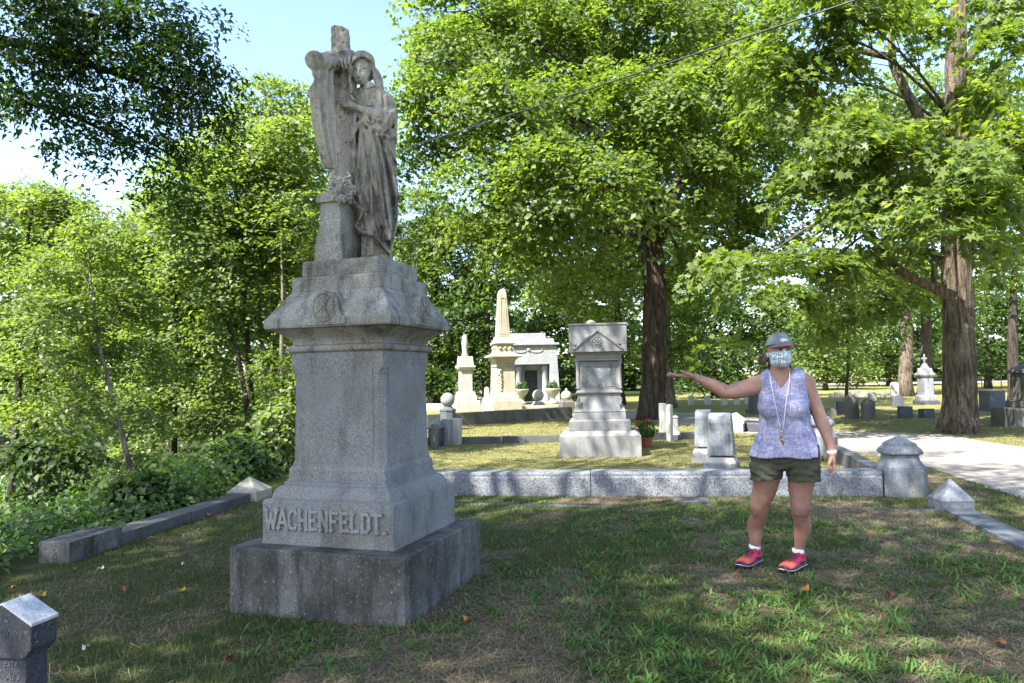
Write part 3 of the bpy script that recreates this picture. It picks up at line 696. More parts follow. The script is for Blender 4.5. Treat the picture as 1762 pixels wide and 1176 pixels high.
# local (u, v) -> monument frame
def to_mon(V):
    W = MC+np.outer(V[:, 0], UD)+np.outer(V[:, 1], VD)-MC; c, s = math.cos(-MTH), math.sin(-MTH)
    return np.c_[W[:, 0]*c-W[:, 1]*s, W[:, 0]*s+W[:, 1]*c, V[:, 2]]
st = thing('mourning_statue', (MC[0], MC[1], 2.186), MTH, 'weathered stone statue of a robed woman leaning on a rough cross', 'statue')
Vm = to_mon(V); Vm[:, 2] -= 2.186
np_obj('figure_and_cross', Vm, quads=Q, mat=M['statue'], smooth=True, parent=st)
def monxy(p):     # world -> monument frame
    w_ = np.array(p[:2])-MC; c, s = math.cos(-MTH), math.sin(-MTH); return np.array([w_[0]*c-w_[1]*s, w_[0]*s+w_[1]*c])
def monplane(px, py, yl):   # photo pixel on the plane local y = yl of the monument frame
    d = ray(px, py); n_ = np.array([-math.sin(MTH), math.cos(MTH)]); t_ = (MC@n_+yl)/(d[:2]@n_); p = _c+d*t_; q_ = monxy(p); return q_[0], p[2]-2.186
yf = -.262
xl, zb = monplane(541, 440, yf); xr, _ = monplane(588.5, 440, yf); _, z1 = monplane(560, 402, yf); _, z2 = monplane(560, 419, yf); _, z3 = monplane(560, 345, yf); xl2, _ = monplane(546, 370, yf)
mb = MB(); cxp = (xl+xr)/2; hx = (xr-xl)/2; yb = .18; cyp = (yf+yb)/2; hy = (yb-yf)/2; dx = xl2-xl
mb.tiers([(-.02, hx, hy), (z2-.004, hx, hy), (z2+.002, hx-.006, hy-.006), (z1-.004, hx-.008, hy-.008), (z1+.004, hx-dx*.9, hy-dx*.9), (z3-.01, hx-dx-.004, hy-dx-.004), (z3-.009, hx-dx*.4, hy-dx*.4), (z3+.045, hx-dx*.4, hy-dx*.4), (z3+.050, hx-dx*.6, hy-dx*.6), (z3+.075, hx*.55, hy*.7), (z3+.12, hx*.35, hy*.5)], (cxp, cyp))
mb.build('cross_pedestal', M['granite_cap'], st, bevel=.004)
# wreath of roses
wc = SP(587, 327, -.24); rr = random.Random(5)
W_ = SDF(wc-[.13, .08, .14], wc+[.13, .08, .16], .0042)
def wp(a, r, dv): return np.array((wc[0]+r*math.cos(a), wc[1]+dv, wc[2]+r*math.sin(a)))
W_.spl([wp(a, .064, .01) for a in np.linspace(0, 2*math.pi, 17)], [.018]*17, .004, 2)
for k in range(17):
    a = k*2*math.pi/17+rr.uniform(-.1, .1); r = .064+rr.uniform(-.014, .018); p = wp(a, r, -.010); q_ = rr.uniform(.017, .023)
    for rad_, dv in ((q_, 0), (q_*.5, -.010)):
        b0 = rr.uniform(0, 6); W_.chain([p+np.array([rad_*math.cos(b0+b), dv-.004*b, rad_*math.sin(b0+b)]) for b in np.linspace(0, 5.0, 8)], .0042, .001)
for k in range(34):
    a = rr.uniform(0, 6.28); p = wp(a, .064+rr.uniform(-.026, .034), rr.uniform(-.012, .014)); b = rr.uniform(0, 6.28)
    d1 = np.array((math.cos(b), 0, math.sin(b)))*.016; W_.chain([p-d1, p+[0, -.006, 0], p+d1], [.002, .006, .002], .001)
for s_ in (-1, 1): W_.chain([wp(math.pi/2+s_*.2, .075, -.01), wp(math.pi/2+s_*.6, .105, -.02), wp(math.pi/2+s_*.3, .125, -.01)], [.008, .006, .003], .004)
V, Q = W_.mesh(); Vw = to_mon(V); Vw[:, 2] -= 2.186
np_obj('rose_wreath', Vw, quads=Q, mat=M['statue'], smooth=True, parent=st)
# ================================================================ the woman
WC = G(1326, 990)[:2]; WV = WC/np.linalg.norm(WC); WU = np.array([WV[1], -WV[0]]); WTH = math.atan2(WU[1], WU[0])
WZ = float(ground_z(WC[0], WC[1]))
def WP(px, py, v=0.0):
    d = ray(px, py); t = ((WC+WV*v)@WV)/(d[:2]@WV); p = _c+d*t
    return np.array([(p[:2]-WC)@WU, v, p[2]-WZ])
woman = thing('person', (WC[0], WC[1], WZ), WTH, 'woman in cap, face mask, lavender tank top and olive shorts holding one arm out', 'person')
t = NT('skin'); n = t.noise(11, 5, .65); n2 = t.noise(60, 3, .6)
n3 = t.noise(3.5, 4, .6); c = t.mix(1.0, t.ramp(t.math('ADD', t.math('MULTIPLY', n, .5), t.math('MULTIPLY', n3, .5)), [(.35, (.26, .125, .092)), (.65, (.40, .225, .170))]), t.ramp(n2, [(.3, .94), (.7, 1.06)]), 'MULTIPLY')
M['skin'] = t.done(t.bsdf(c, .5, t.bump(t.math('ADD', n2, t.math('MULTIPLY', n, 2.0)), .25, .004), .35, Subsurface_Weight=.12, Subsurface_Scale=.02))
t = NT('heather_jersey'); n = t.noise(60, 5, .8, src=t.map((1.6, 1.6, .35)), dist=1.2); n2 = t.noise(6, 3, .6); n3 = t.noise(30, 4, .7, src=t.map((.5, 1, 1.8)), dist=.8)
c = t.ramp(t.math('ADD', t.math('MULTIPLY', n, .6), t.math('MULTIPLY', n3, .4)), [(.36, (.12, .115, .20)), (.5, (.27, .26, .39)), (.62, (.46, .46, .61))])
M['shirt'] = t.done(t.bsdf(c, .85, t.bump(t.math('ADD', n2, t.math('MULTIPLY', n, .15)), .5, .02), .2))
M['shorts'] = plain('olive_cotton', (.060, .062, .042), .85, .2, var=.25, scale=45)
t = NT('patterned_mask'); v = t.n('TexVoronoi'); v.inputs['Scale'].default_value = 75; t.l(t.map((1, 1, 1), None), v.inputs[0])
n = t.noise(120, 3, .7); c = t.mix(t.ramp(n, [(.46, 0.0), (.52, 1.0)]), (.62, .68, .68), t.ramp(v.outputs['Distance'], [(.2, (.03, .06, .12)), (.5, (.16, .26, .32)), (.8, (.5, .58, .58))]))
M['mask'] = t.done(t.bsdf(c, .9, None, .15))
M['cap'] = plain('cap_blue_grey', (.15, .175, .185), .9, .15, var=.18, scale=40)
M['brim'] = plain('brim_mauve', (.20, .115, .14), .9, .15, var=.15, scale=40)
M['hair'] = plain('brown_hair', (.10, .050, .026), .45, .5, var=.4, scale=60)
M['white_cord'] = plain('white_cord', (.75, .74, .70), .7)
M['white_rubber'] = plain('white_rubber', (.78, .78, .78), .5)
M['brass'] = plain('worn_brass', (.42, .27, .10), .4, .5, .6)
M['pink'] = plain('pink_mesh', (.55, .04, .10), .7, .3, var=.3, scale=120)
M['coral'] = plain('coral_mesh', (.65, .13, .08), .7, .3, var=.2, scale=120)
M['shoe_dark'] = plain('shoe_dark_purple', (.045, .020, .055), .6, .4)
M['sock'] = plain('sock_white', (.75, .75, .76), .9)
B = SDF((-.80, -.42, .02), (.52, .36, 1.70), .0065)
SHOES = []
for toe, heel, ank in (((1266, 986), (1306, 970), (1299, 955)), ((1342, 993), (1380, 978), (1374, 962))):
    gt, gh = G(*toe), G(*heel); tl = np.array([(gt[:2]-WC)@WU, (gt[:2]-WC)@WV]); hl = np.array([(gh[:2]-WC)@WU, (gh[:2]-WC)@WV])
    d_ = (tl-hl)/np.linalg.norm(tl-hl); va = (hl+d_*.05)[1]; pa = WP(*ank, va); SHOES.append((pa[:2], d_, va))
def body(g, full=True):
    # torso
    P = WP
    g.ell(P(1350, 783, .01), (.160, .115, .105), .04)                       # pelvis
    g.ell(P(1349, 752, .0), (.140, .105, .14), .05)
    g.ell(P(1348, 706, .0), (.150, .108, .13), .05)
    g.ell(P(1348, 672, .02), (.150, .088, .10), .05)
    g.ell(P(1328, 700, -.075), (.070, .062, .066), .03); g.ell(P(1369, 700, -.075), (.070, .062, .066), .03)
    g.chain([P(1345, 657, .03), P(1326, 653, .03), P(1311, 659, .02)], [.055, .058, .055], .04)
    g.chain([P(1347, 657, .03), P(1370, 652, .03), P(1389, 659, .02)], [.055, .058, .056], .04)
    # neck
    g.chain([P(1345, 655, .025), P(1342, 634, .01), P(1341, 620, .0)], [.062, .053, .052], .03)
    # head, turned a little to her left (image right)
    h = P(1342, 603, .0)
    g.ell(h+[-.004, .020, .012], (.078, .096, .105), .01); g.ell(P(1344, 618, -.035), (.056, .055, .065), .03); g.ell(P(1346, 629, -.060), (.024, .024, .020), .02)
    g.chain([P(1349.5, 599, -.088), P(1350.5, 606, -.103), P(1351, 609, -.108)], [.008, .010, .013], .008)
    for px in (1341.5, 1357): g.ell(P(px, 601.5, -.092), (.015, .012, .009), .006, 's'); g.ell(P(px, 601.8, -.074), (.013, .012, .008), .002)
    g.chain([P(1336.5, 597.8, -.082), P(1341.5, 596.8, -.092), P(1346, 598.2, -.093)], .0065, .005); g.chain([P(1353, 598.2, -.092), P(1357, 597, -.088), P(1360.5, 598.2, -.075)], .0065, .005)
    g.ell(P(1322, 607, .015), (.010, .020, .031), .006, rot=(.2, 0, .2)); g.ell(P(1320.5, 607, .006), (.006, .010, .017), .004, 's')
    # raised arm (towards the monument, palm up)
    g.spl([P(1320, 658, .02), P(1306, 662, .0), P(1290, 667, -.03), P(1270, 672, -.075), P(1251, 675, -.115), P(1239, 669.5, -.13), P(1222, 661, -.15), P(1200, 651, -.17)], [.058, .061, .058, .052, .043, .044, .037, .0235], .012)
    # hanging arm
    g.spl([P(1380, 658, .02), P(1387, 664, .015), P(1397, 685, .02), P(1410, 716, .02), P(1417, 733, .01), P(1429, 766, -.02), P(1432, 782, -.03)], [.052, .053, .047, .041, .041, .028, .024], .012)
    # legs
    for i_, (a, b, kn, cf, an) in enumerate((((1320, 806), (1316.5, 838), (1306.5, 874), (1300, 903), (1299.5, 942)), ((1381, 806), (1378, 838), (1377.5, 874), (1381, 905), (1375, 948)))):
        va = SHOES[i_][2]
        g.spl([P(*a, .02), P(*b, .02+va*.2), P(kn[0], kn[1]-8, va*.4-.01), P(*kn, va*.5-.02), P(kn[0], kn[1]+13, va*.6), P(*cf, va*.8+.02), P((cf[0]+an[0])/2, 926, va*.9+.01), P(*an, va), np.r_[SHOES[i_][0], .05]], [.097, .080, .062, .057, .051, .055, .041, .0285, .034], .012)
        g.ell(P(kn[0]-2, kn[1]-3, va*.5-.062), (.030, .024, .034), .025); g.ell(P(kn[0]-6, kn[1]+10, va*.55-.068), (.013, .010, .012), .018); g.ell(P(kn[0]+4, kn[1]+11, va*.55-.066), (.012, .009, .011), .018)
body(B)
B.chain([WP(1254, 663, -.155), WP(1251, 668, -.165), WP(1252, 674, -.165)], .006, .010, 's')
def hand_out(g):
    P = WP
    g.chain([P(1203, 652.5, -.168), P(1196, 650, -.172)], [.026, .026], .015)
    g.ell(P(1187, 648.5, -.180), (.046, .040, .016), .012, rot=(0, .10, 0))
    for k, (tx, ty, v0, v1, r_) in enumerate([(1152, 642.5, -.205, -.205, .0080), (1149, 645.5, -.188, -.180, .0085), (1151.5, 647.5, -.168, -.150, .0082), (1157, 649, -.150, -.120, .0072)]):
        a = P(1180, 647.5, v0); b = P(1168, 646.8+k*.5, v0+(v1-v0)*.4); e_ = P(tx, ty, v1); m_ = (b+e_)/2+[0, 0, -.003]
        g.chain([a, b, m_, e_], [.0115, .0100, .0090, r_], .003)
    g.chain([P(1192, 647, -.205), P(1184, 643.5, -.232), P(1177, 641, -.243), P(1172, 638.5, -.247)], [.015, .0115, .0095, .0080], .006)
def hand_dn(g):
    P = WP
    g.chain([P(1432, 780, -.028), P(1432, 787, -.032)], [.025, .022], .015)
    g.ell(P(1433, 794, -.034), (.018, .040, .038), .012, rot=(0, -.08, 0))
    for k in range(4):
        v = -.060+.021*k
        g.chain([P(1434, 800, v), P(1437-k*.3, 808, v-.004), P(1435-k*.5, 815, v-.006), P(1430.5, 819.5-k*.8, v-.002)], [.0108, .0098, .0088, .0075], .003)
    g.chain([P(1430, 790, -.068), P(1427, 798, -.082), P(1426.5, 806, -.084), P(1428, 811.5, -.078)], [.014, .0115, .0100, .0080], .006)
V, Q = B.mesh(); 
def keep(V, Q, f): ok = f(V[Q].mean(1)); return Q[ok]
xw1 = WP(1207, 650)[0]; zw2 = WP(1432, 778)[2]; zn = WP(1343, 641)[2]
Q = keep(V, Q, lambda c: (c[:, 0] > xw1) & ~((c[:, 0] > .36) & (c[:, 2] < zw2)) & (c[:, 2] < zn))
V = smooth_verts(V, Q, 2, .4)
parts = [(V, Q)]
H1 = SDF((-.82, -.30, 1.28), (xw1+.03, -.06, 1.48), .003); body_arm = H1
H1.chain([WP(1251, 675, -.115), WP(1240, 670, -.13), WP(1222, 661, -.15), WP(1200, 651, -.17)], [.043, .044, .038, .024], .02); hand_out(H1)
V1, Q1 = H1.mesh(); Q1 = keep(V1, Q1, lambda c: c[:, 0] < xw1+.004); parts.append((smooth_verts(V1, Q1, 1, .3), Q1))
H2 = SDF((.33, -.16, .62), (.50, .10, zw2+.03), .003)
H2.chain([WP(1410, 716, .02), WP(1418, 735, .01), WP(1430, 768, -.02), WP(1432, 782, -.03)], [.043, .042, .029, .025], .02); hand_dn(H2)
V2, Q2 = H2.mesh(); Q2 = keep(V2, Q2, lambda c: c[:, 2] < zw2+.004); parts.append((smooth_verts(V2, Q2, 1, .3), Q2))
H3 = SDF((-.16, -.20, zn-.06), (.22, .16, 1.72), .0038); body(H3)
V3, Q3 = H3.mesh(); Q3 = keep(V3, Q3, lambda c: c[:, 2] > zn-.004); parts.append((smooth_verts(V3, Q3, 1, .3), Q3))
VV = []; QQ = []; o = 0
for v_, q_ in parts: VV.append(v_); QQ.append(q_+o); o += len(v_)
np_obj('body', np.concatenate(VV), quads=np.concatenate(QQ), mat=M['skin'], smooth=True, parent=woman)
# eyes (in the shade of the brim)
eyem = plain('eye_white', (.20, .17, .155), .4, .4); irm = plain('iris_brown', (.03, .018, .01), .2, .6)
EY = []
for px in (1341.5, 1357): EY.append(MB().sphere(WP(px, 601.8, -.079), .0115, 12, 8).build('eye', eyem, woman))
for k, px in enumerate((1342, 1357.5)): MB().sphere(WP(px, 601.8, -.0865), .0055, 10, 6).build('iris', irm, EY[k])
# --- tank top
T_ = SDF((-.26, -.24, .75), (.33, .22, 1.50), .0065)
P = WP
rows = [(640, 1312, 1384, .085), (652, 1309, 1387, .100), (665, 1306, 1390, .112), (680, 1303.5, 1392, .122), (700, 1303.5, 1394, .132), (716, 1306, 1394, .128), (732, 1307, 1396, .122), (748, 1303, 1402, .128), (764, 1298, 1411, .150), (776, 1292.5, 1417, .166), (790, 1288.5, 1420, .172)]
rz = np.array([P(1345, r[0])[2] for r in rows])[::-1]; rl = np.array([P(r[1], r[0])[0] for r in rows])[::-1]; rr_ = np.array([P(r[2], r[0])[0] for r in rows])[::-1]; rd = np.array([r[3] for r in rows])[::-1]
rs_ = np.random.default_rng(11)
def shirt(x, y, z):
    l = np.interp(z, rz, rl); r = np.interp(z, rz, rr_); dp = np.interp(z, rz, rd); c = (l+r)/2; hw = (r-l)/2
    X_ = (x-c)/hw; Y_ = (y-.01)/dp
    e_ = 2.5; q = (np.abs(X_)**e_+np.abs(Y_)**e_)**(1/e_)
    an = np.arctan2(Y_, X_); low = np.clip((1.25-z)/.45, 0, 1)
    w_ = .0065*np.sin(an*11+np.sin(z*9)*2.0)*low+.004*np.sin(an*23+z*14)*low+.0030*np.sin(z*46+x*22+3*np.sin(x*9))*np.clip(1-np.abs(z-1.07)/.2, 0, 1)+.0030*np.sin((z-x*.9)*70)*np.clip(1-np.abs(z-1.20)/.14, 0, 1)+.0022*np.sin((z+x*1.1)*80)*np.clip(1-np.abs(z-.95)/.2, 0, 1)
    d = (q-1)*np.minimum(hw, dp)-w_
    return d
hemz = lambda x, y: P(1345, 785)[2]+.006*np.sin(x*25)
T_.fn(T_.lo, T_.lo+1, lambda x, y, z: np.maximum(shirt(x, y, z), z-P(1345, 647)[2]))
for bx in (1326, 1371): T_.ell(P(bx, 701, -.098), (.072, .050, .066), .045)
Tb = SDF((-.26, -.24, .75), (.33, .22, 1.50), .0065); body(Tb)
X_, Z_ = T_.ax[0][:, None, None], T_.ax[2][None, None, :]; zl_ = P(1345, 672)[2]; zu_ = P(1345, 634)[2]
for xa, xb in ((1309.5, 1331), (1360, 1385.5)):
    xa, xb = P(xa, 650)[0], P(xb, 650)[0]; T_.F = np.minimum(T_.F, np.maximum(Tb.F-.008, np.maximum(np.abs(X_-(xa+xb)/2)-(xb-xa)/2, np.maximum(zl_-Z_, Z_-zu_)))).astype(np.float32)
vx, _, vz = P(1344.5, 669)
def cut(x, y, z):
    neck = np.maximum((vz+.95*1.6*np.abs(x-vx)*np.where(y < .04, 1, .6)+np.where(y > .04, .12, 0))-z, np.abs(x-vx)-.076)      # V neck
    return neck
T_.fn(T_.lo, T_.lo+1, lambda x, y, z: cut(x, y, z)+0*y, .004, 's')
zl = P(1300, 641)[2]
T_.fn(T_.lo, T_.lo+1, lambda x, y, z: z-(P(1345, 785)[2]+.006*np.sin(x*25+y*9)), .0, 's')
for sx, pxx in ((-1, 1305), (1, 1394)):
    ac = P(pxx, 655, .01)
    T_.ell(ac+[sx*.036, 0, .0], (.050, .30, .092), .006, 's')
V, Q = T_.mesh(); V = smooth_verts(V, Q, 1, .4)
top = np_obj('tank_top', V, quads=Q, mat=M['shirt'], smooth=True, parent=woman)
# --- shorts
S_ = SDF((-.22, -.22, .60), (.34, .24, .90), .0065)
def shorts(x, y, z):
    return None
zc = P(1350, 812)[2]; zh = P(1350, 826)[2]
S_.chain([P(1318, 782, .01), P(1319, 806, .01), P(1318.5, 832, .0)], [.104, .106, .104], .03)
S_.chain([P(1386, 782, .01), P(1385, 806, .01), P(1384.5, 834, .0)], [.113, .114, .112], .03)
S_.ell(P(1352, 790, .01), (.19, .128, .085), .03)
S_.box(P(1322, 800, -.085)-[0, 0, .03], P(1380, 780, .10), .03, .03)
S_.fn(S_.lo, S_.lo+1, lambda x, y, z: np.maximum(np.abs(x-P(1350.5, 820)[0])-(.004+.25*(zc-z)), z-zc)+0*y, .004, 's')
S_.fn(S_.lo, S_.lo+1, lambda x, y, z: (z-zh-.003*np.sin(x*30))+0*y+0*x, .002, 's')
sl = tuple([slice(None)]*3); gx_, gy_, gz_ = S_.ax[0][:, None, None], S_.ax[1][None, :, None], S_.ax[2][None, None, :]
S_.F = S_.F+(.0035*np.sin(gz_*120+gx_*14+3*np.sin(gx_*20))+.003*np.sin(gz_*70-np.abs(gx_-.05)*60)+.0035*(np.abs(gz_-zh-.035) < .006)).astype(np.float32)
V, Q = S_.mesh(); V = smooth_verts(V, Q, 1, .4)
sh = np_obj('shorts', V, quads=Q, mat=M['shorts'], smooth=True, parent=woman)
MB().tube([WP(1415.5, 784, -.04), WP(1416, 789, -.045), WP(1415.5, 794, -.045)], [.006, .007, .006], 6).build('pocket_tab', M['shoe_dark'], sh)
# --- face mask
K = SDF((-.12, -.19, 1.36), (.20, .12, 1.60), .004); body(K)
zt1 = P(1345, 606)[2]; zb1 = P(1345, 632)[2]
K.ell(P(1348, 616, -.062), (.050, .052, .052), .02)
K.F = K.F-.006
gx_, gy_, gz_ = K.ax[0][:, None, None], K.ax[1][None, :, None], K.ax[2][None, None, :]
ctr = P(1350, 605)[0]
topl = zt1+.018*np.exp(-((gx_-ctr)/.022)**2)-.05*np.clip(gy_+.03, 0, 1)
botl = zb1+.30*np.clip(gy_+.075, 0, 1)
K.F = np.maximum(np.maximum(K.F, gz_-topl), np.maximum(botl-gz_, gy_-.028)).astype(np.float32)
K.F = K.F+(.0025*np.sin(gz_*150)*(gy_ < -.05)).astype(np.float32)
V, Q = K.mesh(); V = smooth_verts(V, Q, 2, .4)
mk = np_obj('face_mask', V, quads=Q, mat=M['mask'], smooth=True, parent=woman)
MB().tube([P(1329, 609, -.035), P(1325, 605, -.005), P(1322.5, 600.5, .012), P(1321, 603, .025)], .0022, 5).tube([P(1330, 620, -.025), P(1325, 615, -.005), P(1322, 613, .012), P(1321.5, 609, .024)], .0022, 5).build('ear_loop', M['white_cord'], mk)
MB().sphere(P(1321.5, 613.3, -.004), .0055, 8, 6).build('earring', M['white_rubber'], woman)
# --- cap
C_ = SDF((-.14, -.24, 1.52), (.22, .18, 1.74), .0038)
hc_ = P(1342, 603, .0); tw = R_(22)
cdir = np.array([math.sin(tw), -math.cos(tw)]); 
C_.ell(hc_+[-.004, .016, .018], (.093, .108, .108), .004)
zc0 = P(1342, 595.5)[2]
C_.fn(C_.lo, C_.lo+1, lambda x, y, z: (z-(zc0-.10*(((x-hc_[0])*cdir[0]+(y-hc_[1])*cdir[1])*-1)*1.0))+0*x, .003, 's')
V, Q = C_.mesh(); V = smooth_verts(V, Q, 1, .4)
cap = np_obj('cap', V, quads=Q, mat=M['cap'], smooth=True, parent=woman)
side = np.array([-cdir[1], cdir[0]])
vs = []; nA, nB = 17, 7
for lay in (0, 1):
    for i in range(nA):
        a = -1.25+2.5*i/(nA-1)
        for j in range(nB):
            r = j/(nB-1); rad0 = .090; ext = .080*math.cos(a*1.02)**.7*r if abs(a) < 1.5 else 0
            f_ = math.cos(a)*(rad0+.008)+ext; s_ = math.sin(a)*(.090)*(1+.06*r)
            z = zc0+.006-.10*(-.07)*0+.014*0-.024*r*math.cos(a)-.030*math.sin(a)**2-.003*lay+.016
            xy = hc_[:2]+[-.002, .012]+cdir*f_+side*s_
            vs.append((xy[0], xy[1], z))
fs = []
id_ = lambda l, i, j: l*nA*nB+i*nB+j
for i in range(nA-1):
    for j in range(nB-1):
        fs.append((id_(0, i, j), id_(0, i+1, j), id_(0, i+1, j+1), id_(0, i, j+1))); fs.append((id_(1, i, j), id_(1, i, j+1), id_(1, i+1, j+1), id_(1, i+1, j)))
    fs.append((id_(0, i, nB-1), id_(0, i+1, nB-1), id_(1, i+1, nB-1), id_(1, i, nB-1)))
MB().add(vs, fs, True).build('brim', M['brim'], cap)
mb = MB()
for a0, a1, h_, r_ in ((-.32, .30, .068, .0038), (-.22, .38, .060, .0028), (-.30, .05, .077, .0030)):
    mb.tube([(hc_[0]-.004+(.094*math.sin(tw+a))*math.sqrt(max(0, 1-((h_-.018)/.108)**2)), hc_[1]+.016-(.109*math.cos(tw+a))*math.sqrt(max(0, 1-((h_-.018)/.108)**2)), hc_[2]+h_+.004*math.sin(a*9)) for a in np.linspace(a0, a1, 10)], r_, 5)
mb.build('emblem', M['white_cord'], cap)
MB().sphere(hc_+[-.004, .016, .128], .008, 8, 5).build('cap_button', M['cap'], cap)
# --- hair: low ponytail and side strands
mb = MB(); rh = random.Random(3)
for k in range(60):
    s0 = P(1327+rh.uniform(-4, 5), 606+rh.uniform(-3, 8), .05+rh.uniform(-.03, .03)); tip = (rh.uniform(1303, 1314), rh.uniform(618, 632)) if k < 36 else (rh.uniform(1318, 1328), rh.uniform(632, 641))
    e_ = P(*tip, .05+rh.uniform(-.03, .02)); m_ = (s0+e_)/2+[rh.uniform(-.006, .006), 0,   .010 if k < 36 else 0]
    mb.tube([s0, m_, e_], [.007, .008, .002], 5)
for k in range(12):
    s0 = P(1357+rh.uniform(-1, 3), 612, .06); e_ = P(1358+rh.uniform(-2, 3), 635+rh.uniform(-4, 3), .06); mb.tube([s0, (s0+e_)/2, e_], [.010, .009, .003], 5)
mb.sphere(P(1339, 607, .035), .082, 14, 8, .075)
mb.build('hair', M['hair'], woman)
# --- lanyard with whistle, watch
ly = [(1325, 637, .02), (1324.5, 644, -.062), (1326, 654, -.100), (1328, 665, -.125), (1331.5, 685, -.152), (1336, 705, -.158), (1340, 725, -.135), (1343.5, 742, -.125)]
ly2 = [(1358, 637, .02), (1359, 644, -.062), (1358.5, 654, -.100), (1357, 665, -.125), (1354, 682, -.150), (1351.5, 700, -.156), (1349, 725, -.136), (1346.5, 742, -.127)]
pend = thing('lanyard', (0, 0, 0), 0, None, None); pend.parent = woman
MB().tube([P(*q_) for q_ in ly], .0026, 6).tube([P(*q_) for q_ in ly2], .0026, 6).tube([P(1343.5, 742, -.125), P(1345, 745, -.128), P(1346.5, 742, -.127)], .003, 6).build('cord', M['white_cord'], pend)
mb = MB(); mb.tube([P(1344.5, 747, -.135), P(1344, 753, -.140)], [.007, .009], 8); mb.sphere(P(1345.5, 757, -.142), .0105, 10, 6); mb.tube([P(1347, 752, -.138), P(1347.5, 758, -.142), P(1347, 766, -.140)], [.006, .008, .004], 7)
mb.build('whistle', M['brass'], pend)
wc_ = WP(1431.3, 778, -.027); mb = MB(); mb.lathe([(-.012, .0290), (-.011, .0315), (.011, .0320), (.012, .0295)], 20)
mb.xf(Matrix.Translation(wc_) @ Matrix.Rotation(R_(-10), 4, 'Y')); mb.build('watch_band', M['white_rubber'], woman)
# --- trainers
def shoe(toe, heel, top_, s_):
    pa, d_, va = SHOES[s_]; an = math.atan2(d_[1], d_[0]); hl = pa-d_*.057
    Mx = Matrix.Translation((hl[0], hl[1], .012)) @ Matrix.Rotation(an, 4, 'Z') @ Matrix.Scale(1.09, 4)
    root = thing('shoe', (0, 0, 0), 0, None, None); root.parent = woman; root.matrix_local = Mx
    def ring(x, w1, w2, z0_, z1_, n=16, off=0):
        r = []
        for k in range(n):
            a = 2*math.pi*k/n; c, s = math.cos(a), math.sin(a)
            ww = w1 if s < 0 else w1+(w2-w1)*abs(s)**1.5
            r.append((x, off+ww*math.copysign(abs(c)**.7, c), (z0_+z1_)/2+(z1_-z0_)/2*math.copysign(abs(s)**.75, s)))
        return r
    st_ = [(0, .018, .014, .010, .045), (.008, .030, .024, .006, .075), (.030, .034, .027, .004, .090), (.065, .035, .026, .004, .092), (.095, .036, .024, .004, .086), (.125, .040, .024, .004, .075), (.160, .045, .027, .004, .062), (.200, .047, .028, .005, .052), (.230, .042, .024, .007, .046), (.250, .030, .018, .011, .038), (.260, .012, .008, .016, .028)]
    mb = MB(); mb.rings([ring(x, a, b, z0_+.010, z1_) for x, a, b, z0_, z1_ in st_], smooth=True); up = mb.build('upper', M['pink'], root)
    mb = MB(); mb.rings([ring(x*1.02-.002, a+.004, a+.003, z0_-.004, z0_+.030) for x, a, b, z0_, z1_ in st_], smooth=True); mb.build('sole', M['shoe_dark'], root)
    mb = MB(); mb.rings([ring(x*1.03-.003, a+.006, a+.005, z0_+.007, z0_+.012) for x, a, b, z0_, z1_ in st_[:]], smooth=True); mb.build('sole_stripe', M['white_rubber'], root)
    mb = MB(); mb.rings([ring(x+.002, a+.0015, b+.002, z0_+.016, z1_+.002) for x, a, b, z0_, z1_ in st_[6:9]], smooth=True); mb.build('toe_panel', M['coral'], root)
    mb = MB(); mb.rings([ring(x+.004, a+.002, b+.002, z0_+.012, z0_+(z1_-z0_)*.62) for x, a, b, z0_, z1_ in st_[7:]], smooth=True); mb.build('toe_cap', M['shoe_dark'], root)
    mb = MB(); mb.rings([ring(x, a+.002, a+.001, z0_+.02, z0_+.050) for x, a, b, z0_, z1_ in st_[2:5]], smooth=True); mb.build('side_panel', M['shoe_dark'], root)
    mb = MB()
    for k in range(5):
        x = .100+.020*k; z = .090-.0085*k; w_ = .024
        mb.tube([(x, -w_, z-.014), (x+.004, -w_*.4, z), (x+.008, w_*.4, z), (x+.004, w_, z-.014)], .0030, 5)
        if k < 4: mb.tube([(x, -w_, z-.012), (x+.014, w_*.8, z-.012)], .0024, 5)
    mb.tube([(.095, -.004, .094), (.085, -.03, .104), (.10, -.038, .088)], .0028, 5); mb.tube([(.095, .004, .094), (.088, .028, .102), (.105, .034, .086)], .0028, 5)
    mb.build('laces', M['shoe_dark'], root)
    mb = MB(); mb.lathe([(.075, .034), (.098, .038), (.118, .037), (.120, .033)], 16, (.052, 0)); mb.build('sock', M['sock'], root)
    mb = MB(); mb.lathe([(.060, .036), (.088, .0405), (.094, .0385)], 16, (.052, 0)); mb.build('collar', M['pink'], root)
shoe((1266, 986), (1306, 970), (1297, 955), 0)
shoe((1342, 993), (1380, 978), (1371, 960), 1)
